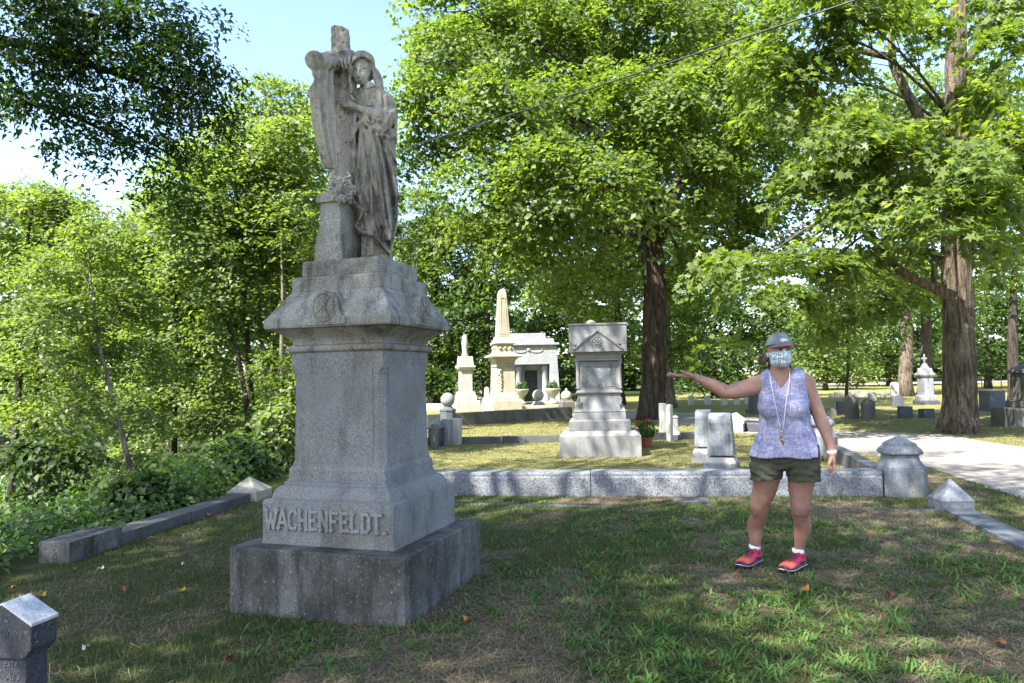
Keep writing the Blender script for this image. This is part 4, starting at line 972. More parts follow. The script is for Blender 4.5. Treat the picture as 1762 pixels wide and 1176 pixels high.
# ================================================================ kerbs, walls and posts
def dirang(a, b): d = np.array(b[:2])-np.array(a[:2]); return math.atan2(d[1], d[0]), np.linalg.norm(d)
def run_blocks(root, a, b, lens, prof, mat, name='kerb_stone', gap=.004, jit=.004, z0=0.0, follow=False, seed=1):
    "blocks laid end to end from a to b in root's own frame; prof = [(offset across, z)] polygon"
    an, L = dirang(a, b); rr = random.Random(seed); x = 0; k = 0; out = []
    while x < L-.05:
        l = min(lens[k % len(lens)], L-x); mb = MB()
        px = [(x+gap), (x+l-gap)]; dz = rr.uniform(-jit, jit)
        mb.rings([[(p, o, z+z0+dz) for o, z in prof] for p in px])
        mb.f = [tuple(reversed(f)) for f in mb.f]
        mb.xf(Matrix.Translation((a[0], a[1], 0)) @ Matrix.Rotation(an, 4, 'Z'))
        if follow:
            for i, v in enumerate(mb.v): mb.v[i] = (v[0], v[1], v[2]+follow(v[0]+root.location.x, v[1]+root.location.y)-root.location.z)
        out.append(mb.build(name, M[mat], root, bevel=.006)); x += l; k += 1
    return out
def at0(name, p, rz, label, cat, group=None): return thing(name, (p[0], p[1], p[2] if len(p) > 2 else 0), rz, label, cat, group)
def rel(p, o): return (p[0]-o[0], p[1]-o[1])
# near plot: left kerb, right kerb, flush back kerb, two corner caps
eL = PYL[:2]; kL = KL[:2]; d_ = (kL-eL)/np.linalg.norm(kL-eL)
o = at0('plot_kerb', eL, 0, 'low dark stone kerb along the wooded left edge of the near plot', 'kerb', 'kerbs of the near plot')
prof = [(-.16, -.25), (.16, -.25), (.16, .085), (-.16, .085)]
kp = [(-.13, -.25), (.13, -.25), (.13, .10), (-.13, .10)]
run_blocks(o, (0, 0), tuple(d_*(np.linalg.norm(kL-eL)-.55)), [1.25, 1.05], kp, 'kerb_stone', z0=-.0)
kb = [(-.14, -.3), (.14, -.3), (.14, .165), (-.14, .165)]
s0 = d_*(np.linalg.norm(kL-eL)-.55); run_blocks(o, tuple(s0), tuple(s0+d_*.62), [.62], kb, 'granite_base', 'end_block')
s1 = s0+d_*.66; run_blocks(o, tuple(s1), tuple(s1+d_*2.4), [1.1], kp, 'kerb_stone', z0=-.14)
o = at0('plot_kerb', PYR[:2], 0, 'low dark stone kerb running along the right edge of the near plot', 'kerb', 'kerbs of the near plot')
e2 = G(1762, 938)[:2]; d2_ = (e2-PYR[:2])/np.linalg.norm(e2-PYR[:2])
run_blocks(o, (0, 0), tuple(d2_*6.0), [1.7, 1.5], [(-.13, -.25), (.13, -.25), (.13, .045), (-.13, .045)], 'slate')
bL, bR = G(700, 868)[:2], PYR[:2]
o = at0('plot_kerb', eL, 0, 'sunken flush stone strip along the back of the near plot, partly overgrown', 'kerb', 'kerbs of the near plot')
run_blocks(o, (0, 0), tuple(np.array(bR)-eL), [1.35, 1.0, 1.6, .8], [(-.05, -.2), (.05, -.2), (.05, .006), (-.05, .006)], 'slate', 'kerb_slab', jit=.010, seed=4)
def pyramid_cap(p, s, lab, mat, rz, h=.30):
    t_ = at0('corner_stone', p, rz, lab, 'corner stone', 'pyramid corner stones of the near plot')
    MB().tiers([(-.1, s), (.10, s), (.106, s-.004)]).build('block', M[mat], t_, bevel=.006)
    MB().tiers([(.104, s+.004), (.112, s+.004), (h, .006)]).build('pyramid_top', M[mat], t_, bevel=.004)
kang = dirang(kL, eL)[0]
pyramid_cap(PYL+[.03, .1, 0], .19, 'pale pyramid-topped corner stone at the edge of the woods', 'limestone', kang, .27)
pyramid_cap(PYR+[.0, .06, 0], .150, 'grey pyramid-topped corner stone beside the gravel road', 'blue_marble', kang+.1, .31)
o = tag(MB().box(-.19, -.08, -.02, .19, .08, .035).build('flat_marker', M['slate'], bevel=.006), 'small flat slate marker lying in the grass before the low granite wall', 'grave marker'); o.location = G(1190, 866); o.rotation_euler = (R_(3), 0, -.1)
# second plot: front wall, end pillar, side kerb, rear kerb
WL, WR = G(640, 853)[:2], G(1520, 854)[:2]; wa, wl = dirang(WL, WR)
o = at0('plot_wall', WL, 0, 'low rough-faced granite wall behind the woman, ending at the bell-topped pillar', 'wall')
J1 = np.linalg.norm(G(1017, 854)[:2]-WL)
wp_ = [(-.0, -.2), (.30, -.2), (.30, .272), (.012, .272), (.0, .25), (-.0, .218), (-.012, .211), (-.012, -.2)]
run_blocks(o, (0, 0), tuple(WR-WL), [J1, 9], wp_[::1], 'wall_granite', 'wall_block', gap=.003, jit=.0)
PC = np.array(G(1558, 856)[:2])+np.array([.05, .24])
def bell_pillar(p, rz, lab, s=.262, h=1.0, mat='blue_marble', grp='moulded corner pillars of the second plot'):
    t_ = at0('corner_pillar', p, rz, lab, 'stone pillar', grp)
    def orr(z, r, ch=.30): 
        c_ = r*ch; return [(-r+c_, -r, z), (r-c_, -r, z), (r, -r+c_, z), (r, r-c_, z), (r-c_, r, z), (-r+c_, r, z), (-r, r-c_, z), (-r, -r+c_, z)]
    MB().rings([orr(-.15, s), orr(.335*h, s), orr(.345*h, s*.985)]).build('pillar_block', M[mat], t_, bevel=.004)
    pr = [(.344, .95), (.352, .955)]
    for i in range(8): u = i/7; pr.append((.355+.13*u, .955-.235*math.sin(u*math.pi/2)))
    pr += [(.50, .72), (.505, .76), (.515, .84), (.525, .875), (.545, .88), (.552, .865), (.558, .86)]
    MB().rings([orr(z*h, s*r) for z, r in pr]).build('bell_neck', M[mat], t_)
    pr = [(.556, .855), (.575, .83), (.61, .70), (.632, .64), (.636, .655), (.645, .64), (.66, .56), (.69, .36), (.72, .16), (.735, .03)]
    MB().rings([orr(z*h, s*r) for z, r in pr]).build('cap', M[mat], t_)
bell_pillar(PC+[.03, 0], wa, 'octagonal granite pillar with pointed bell-shaped cap at the end of the low wall', .228, .88)
SB = G(1433, 787)[:2]; o = at0('plot_side_kerb', PC, 0, 'narrow stone side kerb running back from the bell-topped pillar', 'kerb')
a0_ = np.array([0, .0]); v_ = np.array(SB)-PC; v_ = v_/np.linalg.norm(v_)
run_blocks(o, tuple(v_*.25), tuple(np.array(SB)-PC), [1.6, 1.8], [(-.09, -.2), (.09, -.2), (.09, .20), (-.09, .20)], 'kerb_stone')
bell_pillar(np.array(SB)+[-.1, .25], wa, 'similar moulded pillar farther back, half hidden behind the woman\'s wrist', .24, .98, 'blue_marble')
RL, RR = G(700, 766)[:2], G(975, 760)[:2]
o = at0('plot_rear_kerb', RL, 0, 'thin grey kerb crossing the grass in front of the obelisk lawn', 'kerb')
run_blocks(o, (0, 0), tuple((RR-RL)*1.0+(RR-RL)/np.linalg.norm(RR-RL)*2.75), [2.0, 2.3, 1.9], [(-.1, -.2), (.1, -.2), (.1, .14), (-.1, .14)], 'kerb_stone')
OL, OR_ = G(735, 736)[:2], G(985, 720)[:2]
o = at0('obelisk_plot_wall', OL, 0, 'low stone retaining wall at the front of the obelisk plot', 'wall')
run_blocks(o, (0, 0), tuple(OR_-OL), [2.2, 2.6, 2.0], [(-.0, -.3), (.35, -.3), (.35, .36), (-.0, .36)], 'old_stone', 'wall_block')
o = at0('rear_plot_kerb', G(725, 706)[:2], 0, 'pale low kerb in front of the Gothic monument', 'kerb'); b_ = G(822, 706)[:2]
run_blocks(o, (0, 0), tuple(b_-G(725, 706)[:2]), [1.5], [(-.1, -.3), (.1, -.3), (.1, .28), (-.1, .28)], 'marble')
o = at0('rear_plot_kerb', G(898, 711)[:2], 0, 'pale low kerb to the right of the obelisk', 'kerb'); b_ = G(985, 708)[:2]
run_blocks(o, (0, 0), tuple(b_-G(898, 711)[:2]), [1.4], [(-.15, -.3), (.15, -.3), (.15, .26), (-.15, .26)], 'marble')

# ================================================================ pedimented monument with panel (middle distance)
GM = np.array(G(1035, 787)[:2])+[.06, .62]; S1 = 12.35/FPX
def m_(px): return px*S1
gm = thing('pedimented_monument', (GM[0], GM[1], 0), R_(-7), 'stout grey marble monument with a gabled top and blank panel, beside red flowers', 'monument')
b3 = lambda n, ts, mat='grey_granite', bv=.008: MB().tiers(ts).build(n, M[mat], gm, bevel=bv)
b3('base', [(-.1, .70, .56), (.355, .70, .56), (.435, .60, .46)])
b3('plinth', [(.434, .540, .40), (.60, .535, .395), (.625, .50, .36)])
b3('plinth_upper', [(.624, .46, .33), (.74, .455, .325), (.76, .43, .30)])
cvl = [(.758, .455, .33)]
for i in range(9): u = i/8; cvl.append((.77+.30*u, .45-.075*math.sin(u*math.pi/2), .325-.075*math.sin(u*math.pi/2)))
b3('flared_stage', cvl, bv=0)
b3('string_moulding', [(1.068, .375, .26), (1.08, .405, .29), (1.10, .41, .295), (1.12, .39, .28), (1.14, .385, .27), (1.15, .36, .25)], bv=.004)
die_b = b3('die', [(1.148, .345, .24), (1.64, .335, .235)])
MB().box(-.30, -.247, 1.19, .30, -.236, 1.60).build('panel', M['blue_marble'], die_b, bevel=.006)
for sx in (-1, 1):
    MB().lathe([(1.15, .045), (1.18, .045), (1.19, .034), (1.58, .032), (1.59, .040), (1.63, .048), (1.65, .048)], 14, (sx*.365, -.235)).build('corner_column', M['grey_granite'], gm)
    mb = MB()
    for k in range(22):
        rr2 = random.Random(k*3+int(sx)); a_ = rr2.uniform(0, 6.28); r_ = rr2.uniform(.01, .05); mb.sphere((sx*.36+r_*math.cos(a_)*.6, -.36+.06*abs(1.0-1)+.02, .93+r_*1.8*math.sin(a_)), .018, 6, 4)
    mb.build('carved_leaf_scroll', M['blue_marble'], gm)
b3('frieze', [(1.648, .40, .29), (1.66, .42, .31), (1.68, .42, .31), (1.69, .40, .29), (1.76, .40, .29), (1.775, .45, .33), (1.80, .46, .34), (1.81, .44, .33)], bv=.003)
b3('roof_block', [(1.93, .505, .37), (2.27, .505, .37), (2.275, .52, .385), (2.30, .52, .385), (2.31, .48, .35)])
MB().tiers([(1.81, .36, .28), (1.94, .36, .28)]).build('roof_core', M['grey_granite'], gm)
mb = MB(); mb.prism([(-.43, 1.805), (.43, 1.805), (.43, 1.86), (.0, 2.20), (-.43, 1.86)], -.44, -.34); mb.prism([(-.45, 1.85), (-.40, 1.85), (.0, 2.16), (.40, 1.85), (.45, 1.85), (.0, 2.215)], -.465, -.43); gb = mb.build('gable', M['grey_granite'], gm, bevel=.008)
mb = MB()
for k in range(8):
    a_ = k*math.pi/4; mb.tube([(.02*math.cos(a_), -.445, 1.975+.02*math.sin(a_)), (.07*math.cos(a_), -.447, 1.975+.07*math.sin(a_))], [.008, .017], 6)
mb.tube([(.095*math.cos(b), -.442, 1.975+.095*math.sin(b)) for b in np.linspace(0, 6.2832, 21)], .007, 6); mb.sphere((0, -.446, 1.975), .02, 8, 5)
mb.build('rosette', M['grey_granite'], gb)
for sx in (-1, 1): MB().box(sx*.45-.05, -.40, 1.80, sx*.45+.05, -.30, 1.925).build('corner_block', M['grey_granite'], gm, bevel=.01)
MB().sphere((-.12, .05, 2.31), .10, 12, 6, .09, z0=0).build('finial', M['limestone'], gm)

# flower pot with red geraniums
fp = thing('flower_pot', tuple(G(1112, 770)), 0, 'terracotta pot of red geraniums standing beside the pedimented monument', 'potted plant')
mb = MB(); pr = [(0, .085), (.16, .125), (.165, .14), (.19, .14), (.19, .12), (.17, .115)]
n = 24; mb.rings([[((r*(1+.04*(k % 2)))*math.cos(2*math.pi*k/n), (r*(1+.04*(k % 2)))*math.sin(2*math.pi*k/n), z) for k in range(n)] for z, r in pr], True, True)
mb.build('pot', plain('terracotta', (.30, .075, .045), .8), fp)
def leafball(root, c, R, n, size, mat, name, rs, flat=.8):
    P_ = rs.normal(0, 1, (n, 3)); P_ /= np.linalg.norm(P_, axis=1)[:, None]; P_ = P_*(rs.random(n)**.4)[:, None]*np.array([R, R, R*flat])+np.array(c)
    N_ = P_-np.array(c)+rs.normal(0, R*.4, (n, 3)); leaf_obj(name, P_, N_, size, M[mat], root, rs=rs)
def leaf_arrays(P_, N_, size, rs, asp=.62, droop=.0, lobed=False):
    n = len(P_); N_ = N_/np.maximum(np.linalg.norm(N_, axis=1), 1e-6)[:, None]
    T_ = rs.normal(0, 1, (n, 3)); T_ = T_-N_*(T_*N_).sum(1)[:, None]; T_ /= np.linalg.norm(T_, axis=1)[:, None]; B_ = np.cross(N_, T_)
    L = (size*(.65+.7*rs.random(n)))[:, None] if not hasattr(size, '__len__') else np.asarray(size)[:, None]
    dn = np.array([0, 0, -1.0])*L*droop
    if lobed:
        # five-pointed outline: 9 vertices fan round the leaf base
        v = [P_, P_+B_*L*.42-T_*L*.02+N_*L*.05, P_+B_*L*.20+T_*L*.28, P_+B_*L*.52+T_*L*.52+N_*L*.03+dn*.6, P_+B_*L*.16+T_*L*.55, P_+T_*L+dn, P_-B_*L*.16+T_*L*.55, P_-B_*L*.52+T_*L*.52+N_*L*.03+dn*.6, P_-B_*L*.20+T_*L*.28, P_-B_*L*.42-T_*L*.02+N_*L*.05]
        V = np.stack(v, 1).reshape(-1, 3); o = np.arange(n)[:, None]*10
        tr = np.array([[0, 1, 2], [0, 2, 4], [2, 3, 4], [0, 4, 6], [4, 5, 6], [0, 6, 8], [6, 7, 8], [0, 8, 9]])
        Tt = (o[:, :, None]+tr[None]).reshape(-1, 3); k = 10
    else:
        v = [P_, P_+B_*L*asp*.5+T_*L*.42+N_*L*.10, P_+T_*L+dn, P_-B_*L*asp*.5+T_*L*.42+N_*L*.10]
        V = np.stack(v, 1).reshape(-1, 3); o = np.arange(n)[:, None]*4
        Tt = (o[:, :, None]+np.array([[0, 1, 2], [0, 2, 3]])[None]).reshape(-1, 3); k = 4
    return V, Tt, k
def leaf_obj(name, P_, N_, size, mat, root, rs=rng, asp=.62, droop=0.0, lobed=False, lv=None):
    V, Tt, k = leaf_arrays(P_, N_, size, rs, asp, droop, lobed)
    lv = rs.random(len(P_)) if lv is None else lv
    return np_obj(name, V, tris=Tt, mat=mat, parent=root, attrs=dict(lv=np.repeat(lv, k)))
fl = thing('x', (0, 0, 0), 0, None, None); fl.name = 'plant'; fl.parent = fp
leafball(fl, (0, 0, .34), .22, 420, .075, 'leaf_weed', 'leaves', rng); fl.children[0]['kind'] = 'stuff'
rdm = plain('geranium_red', (.55, .012, .02), .6)
for k in range(9):
    a_ = rng.uniform(0, 6.28); r_ = rng.uniform(.03, .2); c_ = (r_*math.cos(a_), r_*math.sin(a_)-.04, .50+rng.uniform(-.1, .08)-r_*.3); mb = MB()
    for j in range(14): mb.sphere((c_[0]+rng.normal(0, .016), c_[1]+rng.normal(0, .016), c_[2]+rng.normal(0, .013)), .009, 5, 3)
    mb.build('flower_head', rdm, fl)

# ================================================================ gravestones
def slab(name, px, py, w, h, d, label, mat, top='flat', rz=0, tilt=(0, 0), group=None, base=None, cat='gravestone', z=0.0):
    p = G(px, py, z); D = p[1]; p = np.array([p[0], p[1]+d/2, z])
    hh = h-(base[1] if base else 0); w2 = w/2; ol = [(-w2, 0), (w2, 0)]
    if top == 'round':
        sh = hh-w2*.75
        for k in range(11): a_ = math.pi*k/10; ol.append((w2*math.cos(a_), sh+w2*.75*math.sin(a_)))
    elif top == 'gable': ol += [(w2, hh-w*.30), (0, hh), (-w2, hh-w*.30)]
    elif top == 'shoulder':
        ol += [(w2, hh-w*.32), (w2*.82, hh-w*.26)]
        for k in range(9): a_ = math.pi*k/8; ol.append((w2*.68*math.cos(a_), hh-w*.30+w*.30*math.sin(a_)))
        ol += [(-w2*.82, hh-w*.26), (-w2, hh-w*.32)]
    elif top == 'curve':
        for k in range(7): u = 1-2*k/6; ol.append((w2*u, hh-.10*w*u*u))
    else: ol += [(w2, hh), (-w2, hh)]
    zb = base[1] if base else 0
    if base:
        t_ = thing(name, p, rz, label, cat, group); t_.rotation_euler = (R_(tilt[0]), R_(tilt[1]), rz)
        MB().box(-w2-base[0], -d/2-base[0], -.1, w2+base[0], d/2+base[0], base[1]).build('base', M[mat], t_, bevel=.008)
        MB().prism([(x, z_+zb-.002) for x, z_ in ol], -d/2, d/2).build('tablet', M[mat], t_, bevel=.008)
        return t_
    ol[0] = (-w2, -.12); ol[1] = (w2, -.12)
    o = MB().prism(ol, -d/2, d/2).build(name, M[mat], None, bevel=.008); o.location = p; o.rotation_euler = (R_(tilt[0]), R_(tilt[1]), rz)
    return tag(o, label, cat, group)
def W_(px0, px1, py): return (px1-px0)*G((px0+px1)/2, py)[1]/FPX
def H_(y0, y1, px): return (y1-y0)*G(px, y1)[1]/FPX
def st(x0, x1, y0, y1, d, label, mat, top='flat', **k):
    q = random.Random(int(x0*7)); k.setdefault('tilt', (q.uniform(-3, 3), q.uniform(-2.5, 2.5))); k['rz'] = k.get('rz', 0)+q.uniform(-.12, .12)
    return slab(k.pop('name', 'gravestone'), (x0+x1)/2, y1, W_(x0, x1, y1), H_(y0, y1, (x0+x1)/2), d, label, mat, top, **k)
# near-left stone with worn lettering
nsd = 2.6; C1 = Y(54, 1076, nsd); w2, tk = .118, .058; ra = R_(-10)
nc = C1[:2]-np.array([math.cos(ra)*w2+math.sin(ra)*tk, math.sin(ra)*w2-math.cos(ra)*tk]); EZ = C1[2]; RZ_ = Y(5, 1045, nsd+.02)[2]+.01
ns = thing('gravestone', (nc[0], nc[1], 0), ra, 'dark worn gravestone in the near left corner with lichen-white sloping top', 'gravestone')
MB().box(-w2+.028, -tk+.010, -.15, w2-.028, tk-.010, EZ-.10).build('tablet', M['dark_stone'], ns, bevel=.006)
mb = MB(); mb.rings([[(x, y, z) for x, z in ((-w2, EZ-.085), (-w2+.03, EZ-.12), (w2-.03, EZ-.12), (w2, EZ-.085), (w2, EZ), (0, RZ_), (-w2, EZ))] for y in (tk, -tk)])
mb.build('shouldered_head', M['dark_stone'], ns, bevel=.004)
for sx in (-1, 1):
    mb = MB(); mb.rings([[(sx*(w2+.003), y0_, EZ-.006), (0, y0_, RZ_-.003), (0, y0_, RZ_+.004), (sx*(w2+.003), y0_, EZ+.004)][::sx] for y0_ in (tk+.002, -tk-.002)]); mb.build('lichened_slope', M['white_lichen'], ns)
def text_mesh(txt, size, depth, mat, parent, loc, name='lettering', off=0.0, rot=(R_(90), 0, 0), shear=0, kind=None):
    cu = bpy.data.curves.new(name, 'FONT'); cu.body = txt; cu.size = size; cu.extrude = depth; cu.offset = off; cu.align_x = 'LEFT'; cu.shear = shear; cu.resolution_u = 3
    o = bpy.data.objects.new(name, cu); col.objects.link(o); dg = bpy.context.evaluated_depsgraph_get(); me = bpy.data.meshes.new_from_object(o.evaluated_get(dg)); bpy.data.objects.remove(o)
    o = bpy.data.objects.new(name, me); col.objects.link(o); me.materials.clear(); me.materials.append(mat); o.parent = parent; o.location = loc; o.rotation_euler = rot
    if kind: o['kind'] = kind
    return o
for tx, sz, ox, oz, sh_, rt in (('. ENEFE', .027, -.005, -.030, 0, 12), ('eite', .040, .0, -.100, .3, -4), ('este', .038, -.005, -.150, .3, -4), ('At s', .034, .01, -.195, .3, -4)):
    text_mesh(tx, sz, .002, M['slate'], ns, (ox, -tk-.0003+(.0095 if oz < -.09 else 0), EZ+oz), off=.0004, rot=(R_(90), R_(rt), 0), shear=sh_)
# pair of scrolled white tablets
def scroll_stone(px0, px1, py0, py1, lab, rz=R_(-24)):
    w = W_(px0, px1, py1); h = H_(py0, py1, px0); p = G((px0+px1)/2, py1); t_ = thing('gravestone', (p[0], p[1]+.17, 0), rz, lab, 'gravestone', 'pair of scroll-topped tablets')
    w2 = w/2*.92
    MB().box(-w2*.94, -.16, -.1, w2*.94, .16, h*.17).build('base', M['blue_marble'], t_, bevel=.012)
    MB().tiers([(h*.168, w2*.88, .15), (h*.195, w2*.88, .15), (h*.22, w2*.83, .14), (h*.26, w2*.78, .125)]).build('moulding', M['marble'], t_, bevel=.004)
    pr = []   # side profile (y, z), bulging scroll at the top
    for y_, z_ in [(.11, .29), (.09, .6), (.085, .85), (.075, .93), (.045, .985), (.0, 1.0), (-.045, .99), (-.085, .955), (-.105, .90), (-.105, .84), (-.095, .79), (-.085, .70), (-.088, .5), (-.105, .29)]: pr.append((y_*1.1, z_*h))
    w3 = w2*.76; w4 = w2*.62
    rs = [[(x*(w3+(w4-w3)*((z_/h)-.29)/.71), y_, z_) for y_, z_ in pr] for x in (-1, 1)]
    MB().rings(rs).build('tablet', M['blue_marble'], t_, bevel=.010)
scroll_stone(1196, 1240, 707, 797, 'farther of two white scroll-topped tablets, its front half hidden')
scroll_stone(1216, 1281, 713, 816, 'nearer of two white scroll-topped tablets, tapering above a moulded base')
# thin markers and small pedestal by the big maple
st(1140, 1147, 695, 756, .30, 'thin white marble slab seen edge-on, left of a pair near the big maple', 'marble', rz=R_(8))
st(1149, 1158, 697, 760, .10, 'thin white marble slab, right of a pair near the big maple', 'marble', 'round', rz=R_(50))
p = G(1164, 757); t_ = thing('pedestal_marker', (p[0], p[1]+.15, 0), R_(-15), 'little white marble pedestal with broken top on a dark block', 'grave marker')
MB().tiers([(-.05, .17), (.09, .17), (.10, .16)]).build('base', M['slate'], t_, bevel=.005); MB().tiers([(.098, .12), (.15, .12), (.17, .095), (.19, .09)]).build('plinth', M['marble'], t_, bevel=.005)
MB().tiers([(.188, .075), (.44, .070), (.46, .085), (.47, .085), (.49, .06), (.50, .05)]).build('shaft', M['marble'], t_, bevel=.006)
# house-shaped marker on a white block, dark slab behind
p = G(1272, 744); t_ = thing('roofed_marker', (p[0], p[1]+.3, 0), R_(-25), 'white grave marker shaped like a small house roof on a block', 'grave marker')
MB().tiers([(-.05, .22, .30), (.20, .22, .30)]).build('base', M['marble'], t_, bevel=.006)
MB().prism([(-.24, .198), (.24, .198), (.24, .26), (0, .44), (-.24, .26)], -.26, .26).build('roof_block', M['marble'], t_, bevel=.006)
st(1292, 1318, 730, 744, .5, 'low dark ledger slab right behind the house-shaped marker', 'slate')
for k, (x, y0, y1) in enumerate([(1190, 682, 697), (1219, 681, 697), (1247, 684, 698), (1268, 684, 697), (1287, 682, 695)]):
    st(x-5, x+5, y0, y1, .12, 'small white block marker %s in the row under the woman\'s raised arm' % ('at the left end', 'second from the left', 'in the middle', 'second from the right', 'at the right end')[k], 'marble', rz=.2)
st(1294, 1312, 676, 712, .35, 'blue-grey stone block partly hidden by the woman\'s raised upper arm', 'slate', base=(.08, .12))
# three slim slabs and post at the left, seen past the monument
st(743, 752, 731, 774, .16, 'slim brown slab, front one of three beside the tall monument', 'old_stone', rz=R_(35))
st(761, 772, 723, 768, .22, 'slim white slab, middle one of three beside the tall monument', 'blue_marble', rz=R_(52))
st(779, 789, 721, 766, .22, 'slim white slab, rear right one of three beside the tall monument', 'marble', rz=R_(52))
p = G(748, 770); t_ = thing('urn_pillar', (p[0], p[1]+.3, 0), 0, 'round grey pillar with domed moulded lid behind three slim slabs', 'stone pillar')
MB().lathe([(-.1, .17), (.34, .165), (.36, .16)], 20).build('drum', M['slate'], t_); MB().lathe([(.355, .18), (.37, .195), (.40, .195), (.41, .18), (.45, .165), (.50, .10), (.52, .085), (.55, .08), (.57, .05), (.575, .01)], 20).build('lid', M['blue_marble'], t_)
def ball_post(px, y0, y1, lab, mat, mat2=None, ball=.36, sq=False):
    h = H_(y0, y1, px); p = G(px, y1); R = W_(0, 1, y1)*11; t_ = thing('ball_topped_post', (p[0], p[1]+.2, 0), R_(15), lab, 'stone post', 'ball-topped plot posts')
    b = R*1.05; MB().rings([[(b*r*math.cos(math.pi/8+k*math.pi/4), b*r*math.sin(math.pi/8+k*math.pi/4), z) for k in range(8)] for z, r in ((-.1, 1.0), (h*.52, 1.0), (h*.54, 1.08), (h*.58, 1.08), (h*.62, .7), (h*.66, .55))]).build('post', M[mat2 or mat], t_)
    MB().sphere((0, 0, h*.66+R*.86), R*.95, 18, 10).build('ball', M[mat], t_)
ball_post(770, 679, 742, 'ball-topped octagonal post behind the three slim slabs', 'grey_granite', 'slate')
def small_ball(px, y0, y1, lab, mat, R=9.5):
    h = H_(y0, y1, px); p = G(px, y1); R = W_(0, R, y1)*.9; t_ = thing('ball_topped_post', (p[0], p[1]+.2, 0), R_(15), lab, 'stone post', 'ball-topped plot posts')
    MB().tiers([(-.1, R*1.05), (h*.25, R*1.05), (h*.32, R*.8), (h*.42, R*.6)]).build('post', M[mat], t_, bevel=.01); MB().sphere((0, 0, h-R*.95), R*.95, 16, 10).build('ball', M[mat], t_)
small_ball(927, 671, 707, 'white ball-topped post in front of the mausoleum door', 'marble', 8.2)
p = G(976, 712); t_ = thing('domed_post', (p[0], p[1]+.2, 0), R_(15), 'brown domed post with small knob left of the pedimented monument', 'stone post')
MB().tiers([(-.1, .24), (.42, .24), (.45, .20), (.52, .16)]).build('post', M['old_stone'], t_, bevel=.01); MB().lathe([(.51, .15), (.55, .19), (.62, .205), (.72, .19), (.80, .13), (.83, .05), (.84, .03), (.86, .05), (.885, .055), (.91, .035), (.92, .005)], 16).build('dome', M['limestone'], t_)
for k, x in enumerate((737, 744, 752.5, 760)):
    st(x-3, x+3, 680, 693, .10, 'tiny white round-topped footstone %s of the row left of the ball-topped post' % ('at the far left', 'second', 'third', 'last')[k], 'marble', 'round')
for k, x in enumerate((799, 807, 815)):
    st(x-3.2, x+3.2, 684, 693.5, .08, 'tiny leaning white footstone before the Gothic monument, %s of three' % ('left', 'middle', 'right')[k], 'marble', tilt=(-8, 0), rz=.3)
st(871, 881, 694, 712, .15, 'small white footstone standing against the obelisk base', 'marble')
st(825, 831, 684, 705, .2, 'small white stone left of the little obelisk marker', 'marble', 'gable')
p = G(838, 708); t_ = thing('small_obelisk', (p[0], p[1], 0), .3, 'little white obelisk marker left of the large obelisk base', 'grave marker')
MB().tiers([(-.1, .20), (.30, .20), (.34, .17), (.50, .16), (.52, .12), (.56, .11)]).build('base', M['marble'], t_, bevel=.01); MB().tiers([(.555, .095), (.95, .075), (1.0, .01)]).build('shaft', M['marble'], t_, bevel=.004)

# ================================================================ large obelisk
ob = thing('obelisk', (*(np.array(G(867, 713)[:2])+[0, .6]), 0), R_(16), 'tall cream marble obelisk on a moulded pedestal in full sun', 'obelisk')
S3 = (G(867, 713)[1]+.6)/FPX; m3 = lambda px: px*S3; b5 = lambda n, ts, bv=.012: MB().tiers([(m3(z), m3(a)) for z, a in ts]).build(n, M['limestone'], ob, bevel=bv)
b5('base', [(-4, 25.5), (22, 25.5), (23, 25)]); b5('plinth', [(22.8, 22), (29, 21.5), (31, 20), (34, 18.5), (36, 18)])
dd = b5('die', [(35.8, 17), (79, 16), (80, 15)]); b5('neck', [(79.8, 17.5), (82, 17.5), (85, 16), (91, 18), (95, 22)]); b5('cornice', [(94.8, 23), (96, 26.5), (98.5, 26.5), (99.5, 24), (102, 18), (105, 16)])
fz = b5('frieze', [(104.8, 15), (118, 15), (119, 16)]); b5('frieze_cap', [(118.8, 18), (121, 18), (122.5, 16), (128, 12.5), (130, 11.6)])
for a_ in range(4):
    for k in (-1, 0, 1): MB().sphere((m3(k*9), -m3(15.5), m3(111.5)), m3(2.6), 10, 6).xf(Matrix.Rotation(a_*math.pi/2, 4, 'Z')).build('boss', M['limestone'], fz)
    mb = MB(); rr = random.Random(a_)
    for k in range(26): mb.sphere((-m3(10)+rr.uniform(-.04, .04), -m3(17), m3(40+k*1.35)), .035+rr.uniform(0, .02), 6, 4)
    mb.xf(Matrix.Rotation(a_*math.pi/2, 4, 'Z')).build('carved_garland', M['limestone'], dd)
shf = b5('shaft', [(129.8, 11), (205, 6.6)]); b5('pyramidion', [(204.8, 6.6), (211, 4.5), (214, 1.5)], .006)
for a_ in range(4):
    mb = MB(); mb.tube([(-m3(6), -m3(10.7), m3(136)), (-m3(3.6), -m3(7.5), m3(198)), (m3(3.6), -m3(7.5), m3(198)), (m3(6), -m3(10.7), m3(136)), (-m3(6), -m3(10.7), m3(136))], .009, 4, False); mb.xf(Matrix.Rotation(a_*math.pi/2, 4, 'Z')).build('panel_rim', M['limestone'], shf)
